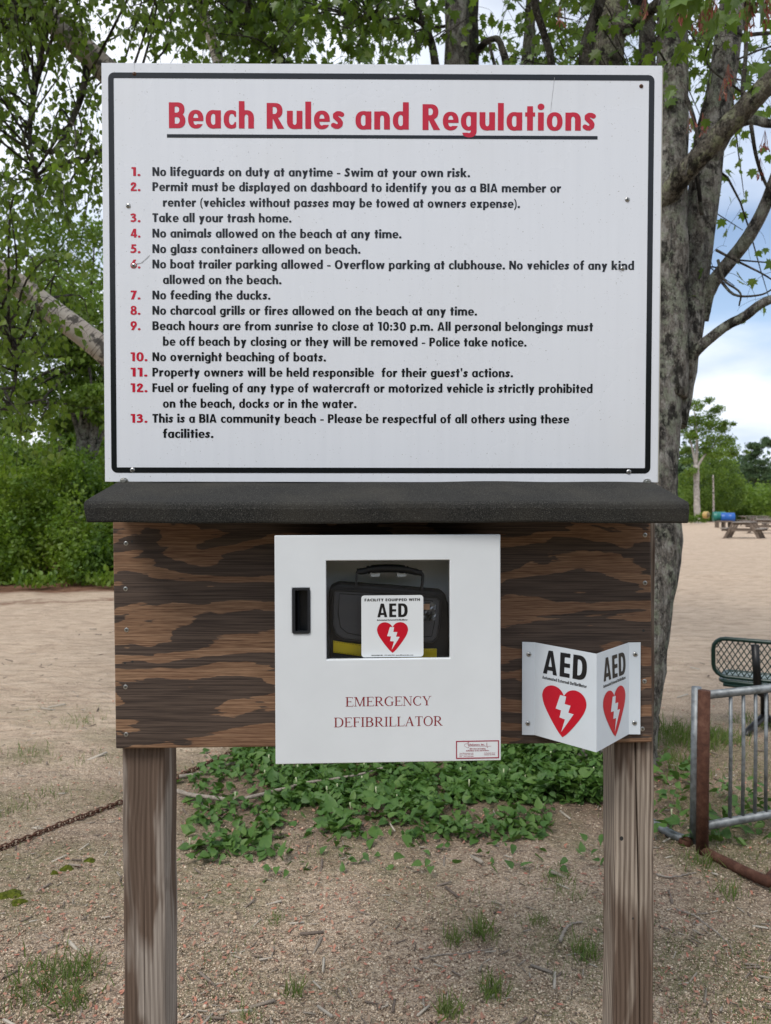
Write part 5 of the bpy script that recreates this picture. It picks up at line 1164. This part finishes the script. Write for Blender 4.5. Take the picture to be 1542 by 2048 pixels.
def picnic(x, y, rz, label, group='picnic tables on the sand', wood=WOODG):
    t = thing('picnic_table', label, 'picnic table', (x, y, 0), group); ca, sa = math.cos(rz), math.sin(rz)
    def bx(nm, x0, x1, y0, y1, z0, z1, m=wood):
        mb = MB(); mb.box(x0, x1, y0, y1, z0, z1); V = mb.v[0].copy(); mb.v[0] = np.stack([x + V[:, 0] * ca - V[:, 1] * sa, y + V[:, 0] * sa + V[:, 1] * ca, V[:, 2]], 1); return mb.build(nm, m, t)
    for i in range(5): bx('table_board', -.36 + i * .145, -.36 + i * .145 + .137, -.95, .95, .72, .76)
    for s in (-1, 1):
        for i in range(2): bx('seat_board', s * .72 - .14 + i * .145, s * .72 - .14 + i * .145 + .137, -.95, .95, .43, .47)
    for yy in (-.72, 0, .72):
        bx('cross_beam', -.84, .84, yy - .02, yy + .02, .34, .43, WOODD); bx('top_beam', -.36, .36, yy + .025, yy + .06, .63, .72, WOODD)
        for s in (-1, 1):
            mb = MB(); V = []
            for (a, z) in ((.30, .72), (.40, .72), (.78, 0), (.66, 0)):
                for w in (-.02, .02): V.append((s * a, yy - .045 + w, z))
            V = np.array(V); V = np.stack([x + V[:, 0] * ca - V[:, 1] * sa, y + V[:, 0] * sa + V[:, 1] * ca, V[:, 2]], 1)
            mb.add(V, [(0, 2, 4, 6), (7, 5, 3, 1), (0, 1, 3, 2), (2, 3, 5, 4), (4, 5, 7, 6), (6, 7, 1, 0)]); mb.build('leg', WOODD, t)
    return t
p = at(1489, 1060, 34); picnic(p[0], 34, -.62, 'nearest wooden picnic table on the open sand')
p = at(1527, 1050, 40); picnic(p[0], 40, -.5, 'grey picnic table just behind the nearest one, cut by the frame edge')
p = at(1530, 1047, 45); picnic(p[0], 45, 1.2, 'picnic table third back, long side towards the viewer')
p = at(1508, 1042, 53); picnic(p[0], 53, 1.4, 'farthest picnic table, right of the blue drum')

# ------------------------------------------------------------------ metal bike rack
MGALV = (lambda m: (m.set(m.ramp(m.noise(m.co(), 30, 5, .6), (.3, (.10, .11, .115)), (.5, (.19, .205, .215)), (.7, (.28, .30, .315))), m.ramp(m.noise(m.co(), 60, 3), (.3, .42), (.7, .62)), .55, .5), m.bump(m.noise(m.co(), 150, 3), .25, .001), m.m)[-1])(M('galvanised pipe'))
MRUST = (lambda m: (m.set(m.ramp(m.noise(m.co(), 28, 6, .7), (.3, (.045, .020, .014)), (.5, (.090, .038, .024)), (.72, (.15, .075, .05))), .8, .25, .3), m.bump(m.noise(m.co(), 120, 5, .7), .6, .002), m.m)[-1])(M('rusty pipe'))
rk = thing('bike_rack', 'galvanised bike rack with rusty brown end post and three slim bars showing', 'bike rack', (1.374, 3.2, 0))
z0 = float(hgt(1.374, 3.2)); ptop = at(1408, 1381, 3.2)
mb = MB(); mb.tube([(1.374, 3.2, z0 - .02), (1.3755, 3.2, .3), (1.380, 3.2, ptop[2])], .0255, 16); mb.build('end_post', MRUST, rk)
mb = MB(); ft = [(1.374, 3.2, z0 + .012), (1.40, 3.13, z0 + .014), (1.486, 2.90, .028), (1.515, 2.90, .034), (1.62, 3.0, .04), (1.90, 3.25, .04), (2.4, 3.7, .04)]
mb.tube(smoothpath(ft, 40), .0215, 12); mb.build('foot_rail', MRUST, rk)
rd = np.array([.33, .116]); rail = lambda t, z: np.array([1.385 + rd[0] * t, 3.2 + rd[1] * t, z])
for nm, z in (('top_rail', at(1440, 1388, 3.22)[2]), ('lower_rail', at(1440, 1648, 3.22)[2])):
    mb = MB(); mb.tube([rail(.02, z), rail(5.2, z)], .0185, 14); mb.build(nm, MGALV, rk)
zt, zb = at(1440, 1388, 3.22)[2], at(1440, 1648, 3.22)[2]
for px in (1462, 1487.5, 1512):
    t = 0.; 
    for _ in range(30): pp = rail(t, 1); t += ((px - 771) - F * pp[0] / pp[1]) / (F * .085)
    t0 = t; mb = MB(); mb.tube([rail(t, zb - .01), rail(t + .012, (zb + zt) / 2), rail(t + .006, zt)], .0078, 10); mb.build('bar', MGALV, rk)
dtb = .182
for k in range(1, 22):
    mb = MB(); mb.tube([rail(t0 + dtb * k, zb - .01), rail(t0 + dtb * k, zt)], .0078, 10); mb.build('bar', MGALV, rk)
rk2 = thing('bike_rack', 'plain grey galvanised frame whose end post stands against the rusty post', 'bike rack', (1.40, 3.3, 0))
mb = MB(); p0, p1 = gp(1391, 1690), at(1393, 1374, 3.3); p0 = at(1389, 1690, 3.3); mb.tube([p0 - [0, 0, .02], p1], .0215, 14); mb.build('end_post', MGALV, rk2)
mb = MB(); mb.tube(smoothpath([p0 + [0, 0, .015], gp(1345, 1678) + [0, 0, .02], gp(1305, 1655) + [0, 0, .025], gp(1240, 1610) + [0, 0, .02]], 16), .019, 10); mb.build('foot_rail', MGALV, rk2)
mb = MB(); mb.tube([p0 + [-.03, .0, .012], gp(1368, 1692) + [0, 0, .012]], .026, 10); mb.build('rusty_sleeve', MRUST, rk2)

# ------------------------------------------------------------------ green mesh bench
MGREEN = simple('dark green plastic coating', (.006, .030, .023), .35, 0, .6, .2, 40)
MSEATG = simple('pale seat coating', (.30, .37, .37), .35, 0, .6, .2, 60)  # seat mesh coloured paler and greyer than the frames and backrest
bn = thing('mesh_bench', 'dark green metal mesh bench with black legs seen from behind on the sand', 'bench', (2.75, 4.9, 0))
tl, tr_ = at(1423, 1272, 4.9), at(1542, 1290, 4.72); ud = (tr_ - tl); ud[2] = 0; ud /= np.linalg.norm(ud); bw = 1.8; zt = tl[2] + .0; zb = zt - .265
def bpt(a, h, dpt=0.): q = tl + ud * a; nrm = np.array([ud[1], -ud[0], 0]); q = q - nrm * dpt; q = q.copy(); q[2] = h; return q
def rr3(a0, a1, h0, h1, r, fn):
    return [fn(a, h) for a, h in rrect(a0, a1, h0, h1, r, 4)]
def lattice(fn, a0, a1, b0, b1, nm, mat, pitch=.034, r=.0032):
    mb = MB(); n = int((a1 - a0 + b1 - b0) / pitch) + 1; asp = 1.5
    for s in (1, -1):
        k = a0 - (b1 - b0) * .6
        while k < a1 + (b1 - b0) * .6:
            # line a = k + s*(b-b0)*.6
            pts = []
            for b in (b0, b1):
                pts.append((k + s * (b - b0 - (b1 - b0) / 2) * .62 + 0, b))
            (x0, y0), (x1, y1) = pts; t0_, t1_ = 0., 1.
            for lim, sg_ in ((a0, 1), (a1, -1)):
                d0, d1 = sg_ * (x0 - lim), sg_ * (x1 - lim)
                if d0 < 0 and d1 < 0: t0_, t1_ = 1, 0; break
                if d0 < 0: t0_ = max(t0_, d0 / (d0 - d1))
                if d1 < 0: t1_ = min(t1_, d0 / (d0 - d1))
            if t1_ > t0_:
                A = fn(x0 + (x1 - x0) * t0_, y0 + (y1 - y0) * t0_); B = fn(x0 + (x1 - x0) * t1_, y0 + (y1 - y0) * t1_); mb.tube([A, B], r, 4, False)
            k += pitch
    return mb.build(nm, mat, bn, 'stuff')
bf = lambda a, h: bpt(a, h, .10 * (zt - h))
mb = MB(); mb.tube(rr3(0.01, bw, zb, zt - .01, .075, bf), .014, 10, closed=True); mb.build('backrest_frame', MGREEN, bn)
lattice(bf, .03, bw - .02, zb + .008, zt - .02, 'backrest_mesh', MGREEN)
zs = at(1440, 1362, 4.88)[2]; sf = lambda a, d: bpt(a, zs, d)
mb = MB(); mb.tube(rr3(.05, bw, .02, .36, .05, sf), .014, 10, closed=True); mb.build('seat_frame', MGREEN, bn)
lattice(sf, .06, bw - .01, .03, .35, 'seat_mesh', MSEATG, .030, .004)
mb = MB(); mb.tube([sf(.05 + .02, .02) - [0, 0, .022], sf(bw, .02) - [0, 0, .022]], .013, 8); mb.build('seat_edge', MGREEN, bn)
MBLKP = simple('black steel leg', (.010, .010, .011), .4, .3, .5, .2, 40)
for a in (.25, 1.5):
    q0 = bf(a, zt - .03) + [0, -.02, 0]; q1 = sf(a + .02, .0) - [0, .015, .03]; q2 = bpt(a + .06, zs - .08, .08); q3 = bpt(a + .06, .12, .10)
    mb = MB(); mb.tube([q0, q1], .024, 10); mb.tube([q1, q2, q3], .026, 10); mb.build('leg', MBLKP, bn)
    mb = MB(); mb.tube([bpt(a + .06, .13, .10), bpt(a - .02, .06, -.06), bpt(a - .03, .03, -.12)], .022, 10); mb.tube([bpt(a + .06, .13, .10), bpt(a + .09, .03, .36)], .022, 10); mb.build('foot', MBLKP, bn)

# ------------------------------------------------------------------ rusty chain lying on the ground
ch = thing('chain', 'rusty brown chain running across the gravel behind the left post', 'chain', gp(245, 1612))
cp = [gp(-260, 1790), gp(0, 1702), gp(100, 1662), gp(245, 1607), gp(350, 1560), gp(400, 1537), gp(475, 1503), gp(560, 1460), gp(640, 1425)]
cpath = smoothpath(cp, 400); cl = np.r_[0, np.cumsum(np.linalg.norm(np.diff(cpath, axis=0), axis=1))]
pitch = .0265; nl = int(cl[-1] / pitch); lt_ = MB(); th = np.linspace(0, 2 * math.pi, 17)[:-1]
lt_.tube([(.0200 * np.sign(math.cos(t)) * abs(math.cos(t)) ** .8, .0115 * math.sin(t), 0) for t in th], .0034, 6, closed=True); lme = lt_.mesh('link'); lme.materials.append(MRUST)
off = wloc(ch)
for k in range(nl):
    s = k * pitch; c = np.array([np.interp(s, cl, cpath[:, j]) for j in range(3)]); c2 = np.array([np.interp(s + .02, cl, cpath[:, j]) for j in range(3)]); d = c2 - c
    o = bpy.data.objects.new('link', lme); SC.collection.objects.link(o); o.parent = ch; o.location = Vector((c - off + [rng.normal(0, .001), rng.normal(0, .001), .012]).tolist())
    rot = Vector(d.tolist()).to_track_quat('X', 'Z').to_matrix() @ Matrix.Rotation(R_(40 if k % 2 else -50) + rng.normal(0, .2), 3, 'X'); o.rotation_euler = rot.to_euler()

# ------------------------------------------------------------------ fallen sticks
MSTICKB = simple('grey dead wood', (.26, .225, .19), .9, 0, .2, .35, 60)
def stick(label, pts, w, lift=.02):
    t = thing('fallen_branch', label, 'fallen branch', gp(*pts[0])); n = len(pts)
    P = np.array([gp(a, b) + [0, 0, lift] for a, b in pts]); q = smoothpath(P, 26); mb = MB(); mb.tube(q + rng.normal(0, .0015, q.shape), np.linspace(w, w * .45, 26), 8, True, .1); mb.build('stick', MSTICKB, t); return t
stick('long curved grey fallen branch crossing the ground plants', [(352, 1596), (400, 1606), (470, 1613), (545, 1597), (620, 1578), (700, 1566), (780, 1545), (840, 1528)], .011, .035)
stick('shorter grey fallen branch beside the chain', [(358, 1560), (400, 1553), (450, 1537), (500, 1522), (525, 1508)], .010, .02)
stick('thin bent twig on the gravel right of the right post', [(1353, 1822), (1390, 1835), (1425, 1862), (1458, 1890), (1465, 1908)], .0035, .006)
stick('pale root like twig left of the right post', [(1120, 1888), (1128, 1868), (1142, 1852), (1165, 1848)], .006, .008)
stick('thin dark twig in the middle of the gravel', [(840, 1920), (880, 1913), (930, 1908), (985, 1900)], .003, .005)
stick('grey twig beside the foot of the rusty rail', [(1312, 1752), (1345, 1757), (1380, 1750), (1392, 1748)], .004, .006)

# ------------------------------------------------------------------ loose ground detail
def field(n, y0, y1, fn=None, xpad=.25):
    o = []
    while sum(map(len, o)) < n:
        m = n * 2; d = 1 / rng.uniform(1 / y1, 1 / y0, m); px = rng.uniform(-80, 1620, m); x = (px - 771) / F * d
        k = np.ones(m, bool) if fn is None else rng.random(m) < fn(px, 1011 + F * 1.5 / d, x, d); o.append(np.stack([x[k], d[k], hgt(x[k], d[k])], 1))
    return np.vstack(o)[:n]
ST_V = np.array([(1, 0, 0), (.2, .8, .1), (-.9, .3, 0), (-.4, -.8, .1), (.5, -.75, 0), (.1, .1, .65), (-.2, -.1, -.5)]) * .5; ST_F = [(0, 1, 5), (1, 2, 5), (2, 3, 5), (3, 4, 5), (4, 0, 5), (1, 0, 6), (2, 1, 6), (3, 2, 6), (4, 3, 6), (0, 4, 6)]
def m_rand(name, cols, rough=.9):
    m = M(name); c = m.ramp(island(m), *[(i / (len(cols) - 1), c) for i, c in enumerate(cols)]); m.set(m.mix(.2, c, m.ramp(m.noise(m.co(), 300, 3), (.3, (.08, .06, .05)), (.7, (.5, .44, .38)))), rough, 0, .25); return m.m
P = field(70000, 1.9, 4.6, lambda px, py, x, y: np.clip(1.5 - .35 * y, .15, 1)); P[:, 2] += .0005
link('gravel', scatter_mesh('gravel', ST_V, ST_F, P, rots(len(P), 'flat', .5), .0058 * np.exp(rng.normal(0, .36, len(P)))), m_rand('gravel stones', [(.08, .058, .045), (.28, .195, .13), (.48, .36, .24), (.64, .50, .36), (.74, .63, .48), (.38, .25, .165)]), None, 'stuff')
LIT_V = np.array([(0, 0, 0), (-.22, .3, .08), (-.18, .75, .03), (0, 1, .10), (.2, .7, .0), (.2, .3, .1)]); LIT_F = [(0, 5, 4, 3), (0, 3, 2, 1)]
P = field(5000, 1.9, 6.0, lambda px, py, x, y: np.where((px > 900) & (px < 1250) & (py > 1800), .4, 1.0) * np.where((px < 520) & (py > 1850), 1.0, .75)); P[:, 2] += .006
link('leaf_litter', scatter_mesh('leaf_litter', LIT_V, LIT_F, P, rots(len(P), 'flat', .35), .0175 * rng.uniform(.4, 1.35, len(P))), m_rand('fallen keys and leaves', [(.40, .12, .075), (.48, .19, .12), (.34, .15, .10), (.26, .11, .07), (.46, .24, .16), (.16, .085, .055), (.36, .26, .18)]), None, 'stuff')
CH_V = np.array([(-.5, -.07, 0), (.5, -.05, 0), (.5, .06, 0), (-.5, .08, 0), (-.45, 0, .1), (.45, 0, .09)]); CH_F = [(0, 1, 5, 4), (2, 3, 4, 5), (1, 2, 5), (3, 0, 4), (3, 2, 1, 0)]
P = field(1500, 1.9, 9.0); P[:, 2] += .003
link('bark_chips', scatter_mesh('bark_chips', CH_V, CH_F, P, rots(len(P), 'flat', .2), (.018 + .004 * P[:, 1]) * np.exp(rng.normal(0, .5, len(P)))), m_rand('twig bits', [(.09, .065, .05), (.14, .105, .085), (.30, .26, .21), (.55, .50, .42), (.12, .09, .07)]), None, 'stuff')
# ground plants: broad pointed leaves in a loose drift under and behind the board
def gcd(px, py, x, y):
    py = py - 0
    d = np.zeros_like(px)
    core = (px > 860) & (px < 1215) & (py < 1625); d = np.where(core, 2.2, d)
    mid_ = (px > 520) & (px <= 900) & (py < 1625); d = np.where(mid_, .45, d)
    lo = (px > 640) & (px < 1100) & (py >= 1600) & (py < 1690); d = np.maximum(d, np.where(lo, .20, 0)); lf = (px > 380) & (px <= 560) & (py > 1540) & (py < 1730); d = np.maximum(d, np.where(lf, .14, 0))
    up = (px > 470) & (px < 1215) & (py < 1545); d = np.maximum(d, np.where(up, .8, 0)); rr = (px > 1310) & (px < 1400) & (py > 1560) & (py < 1700); d = np.maximum(d, np.where(rr, .06, 0))
    sparse = (py < 1760) & (px > 360) & (px < 1230); d = np.maximum(d, np.where(sparse, .012, 0)); r2 = (px > 1400) & (py > 1600) & (py < 1700); d = np.maximum(d, np.where(r2, .05, 0))
    n = np.sin(x * 7 + 2 * np.sin(y * 5)) * np.sin(y * 8 + 1.5 * np.sin(x * 4)); return np.minimum(1, d * np.clip(.75 + .6 * n, .12, 1))
P = field(21000, 2.95, 5.8, gcd); hh = rng.uniform(.004, .045, len(P)) * np.where((P[:, 0] > .75), 2.6, 1.0); P[:, 2] += hh
GC_V = np.array([(0, 0, 0), (-.24, .02, .06), (-.36, .22, .10), (-.30, .5, .08), (-.12, .82, 0), (0, 1.05, -.08), (.12, .82, 0), (.30, .5, .08), (.36, .22, .10), (.24, .02, .06), (0, .45, -.02)]); GC_F = [(0, 10, 2, 1), (2, 10, 4, 3), (10, 5, 4), (10, 6, 5), (10, 8, 7, 6), (0, 9, 8, 10)]
R = rots(len(P), 'flat', .75); link('ground_plants', scatter_mesh('ground_plants', GC_V, GC_F, P, R, .043 * np.exp(rng.normal(-.05, .3, len(P)))), LGC, None, 'stuff')
fl_ = P[rng.choice(len(P), 120)]; mb = MB()
for p in fl_: b = p + [0, 0, .015]; mb.tube([b - [0, 0, .03], b + [rng.normal(0, .004), 0, .02]], [.0016, .004], 5)
mb.build('flower_spikes', simple('pale flower', (.42, .46, .28), .8), None, 'stuff')
# grass
BL_V = np.array([(-.030, 0, 0), (.030, 0, 0), (-.022, .5, .05), (.022, .5, .05), (0, 1, .26)]); BL_F = [(0, 1, 3, 2), (2, 3, 4)]
LGR = leafmat('grass blade', [(.07, .13, .025), (.11, .18, .035), (.16, .22, .06), (.24, .25, .10)], .3, .5, (.25, .38, .05))
GP = []; GS_ = []
def tuft(px, py, n, spr, h):
    c = gp(px, py)
    for _ in range(int(n * 1.5)):
        x, y = c[0] + rng.normal(0, spr), c[1] + rng.normal(0, spr); GP.append((x, y, float(hgt(x, y)) - .002)); GS_.append(h * rng.uniform(.5, 1.2))
for a in ((105, 1960, 150, .07, .07), (60, 1985, 60, .05, .05), (150, 2010, 60, .03, .06), (170, 1950, 60, .04, .06), (905, 1880, 45, .02, .06), (965, 1870, 55, .025, .075), (895, 2030, 55, .022, .07), (985, 1990, 55, .02, .075), (1170, 1910, 55, .022, .07), (590, 1990, 20, .012, .07), (490, 2035, 35, .02, .04), (1070, 1845, 40, .02, .04), (1115, 1755, 40, .04, .05), (550, 1845, 25, .02, .05),
          (1130, 1780, 40, .04, .05), (150, 1445, 60, .08, .06), (45, 1510, 60, .10, .06), (90, 1590, 50, .06, .05), (180, 1520, 40, .1, .05), (30, 1620, 40, .05, .05), (1330, 1480, 150, .08, .07), (1370, 1470, 190, .10, .09), (1345, 1530, 160, .09, .07), (1385, 1490, 150, .08, .08), (1450, 1478, 120, .06, .08), (1425, 1480, 120, .06, .08), (1515, 1450, 110, .08, .08), (1490, 1700, 50, .1, .05), (1400, 1730, 70, .04, .06), (1440, 1580, 120, .2, .05), (1500, 1560, 120, .2, .05), (1460, 1790, 30, .03, .07), (1380, 1600, 70, .1, .05), (450, 1860, 60, .12, .03), (420, 1950, 80, .10, .035), (620, 1700, 50, .1, .04), (240, 1730, 90, .15, .03), (130, 1810, 60, .15, .03)):
    tuft(*a)
for p in field(5200, 2.0, 7.5, lambda px, py, x, y: np.clip(np.sin(x * 2.1 + 1.3 * np.sin(y * 2.3)) * np.sin(y * 3.1 + x) * 1.6, .03, 1)): GP.append(tuple(p)); GS_.append(rng.uniform(.012, .035))
GP = np.array(GP); R = rots(len(GP), 'up', .38); link('grass', scatter_mesh('grass', BL_V, BL_F, GP, R, np.array(GS_)), LGR, None, 'stuff')
# moss cushions
MMOSS = (lambda m: (m.set(m.ramp(m.noise(m.co(), 90, 4), (.3, (.035, .045, .008)), (.7, (.13, .15, .02))), 1, 0, .1), m.bump(m.noise(m.co(), 260, 4), 1, .006), m.m)[-1])(M('moss'))
for (px, py, r, lb) in ((22, 1790, .045, 'largest green moss cushion at the left edge of the gravel'), (38, 1806, .026, 'small moss cushion just below the largest one'), (180, 1723, .022, 'round green moss cushion nearest the left post'), (135, 1738, .024, 'brown green moss cushion between the largest one and the post'), (108, 1748, .014, 'tiny dark moss cushion left of the brown green one')):
    c = gp(px, py); mb = MB(); V = [c + [0, 0, .016]]; f = []; K, N_ = 4, 14
    for k in range(1, K + 1):
        for i in range(N_):
            a = 2 * math.pi * i / N_; rr = r * k / K * (1 + .22 * math.sin(a * 3 + px) + rng.normal(0, .05)); V.append(c + [rr * 1.3 * math.cos(a), rr * .8 * math.sin(a), .016 * math.cos(k / K * 1.57) - (.004 if k == K else 0) + rng.normal(0, .0012)])
    for i in range(N_): f.append((0, 1 + i, 1 + (i + 1) % N_))
    for k in range(K - 1):
        for i in range(N_): a = 1 + k * N_ + i; b = 1 + k * N_ + (i + 1) % N_; f.append((a, a + N_, b + N_, b))
    mb.add(V, f, None, True); o = mb.build('moss_cushion', MMOSS, None); props(o, lb, 'moss')
print('objects', len(bpy.data.objects))
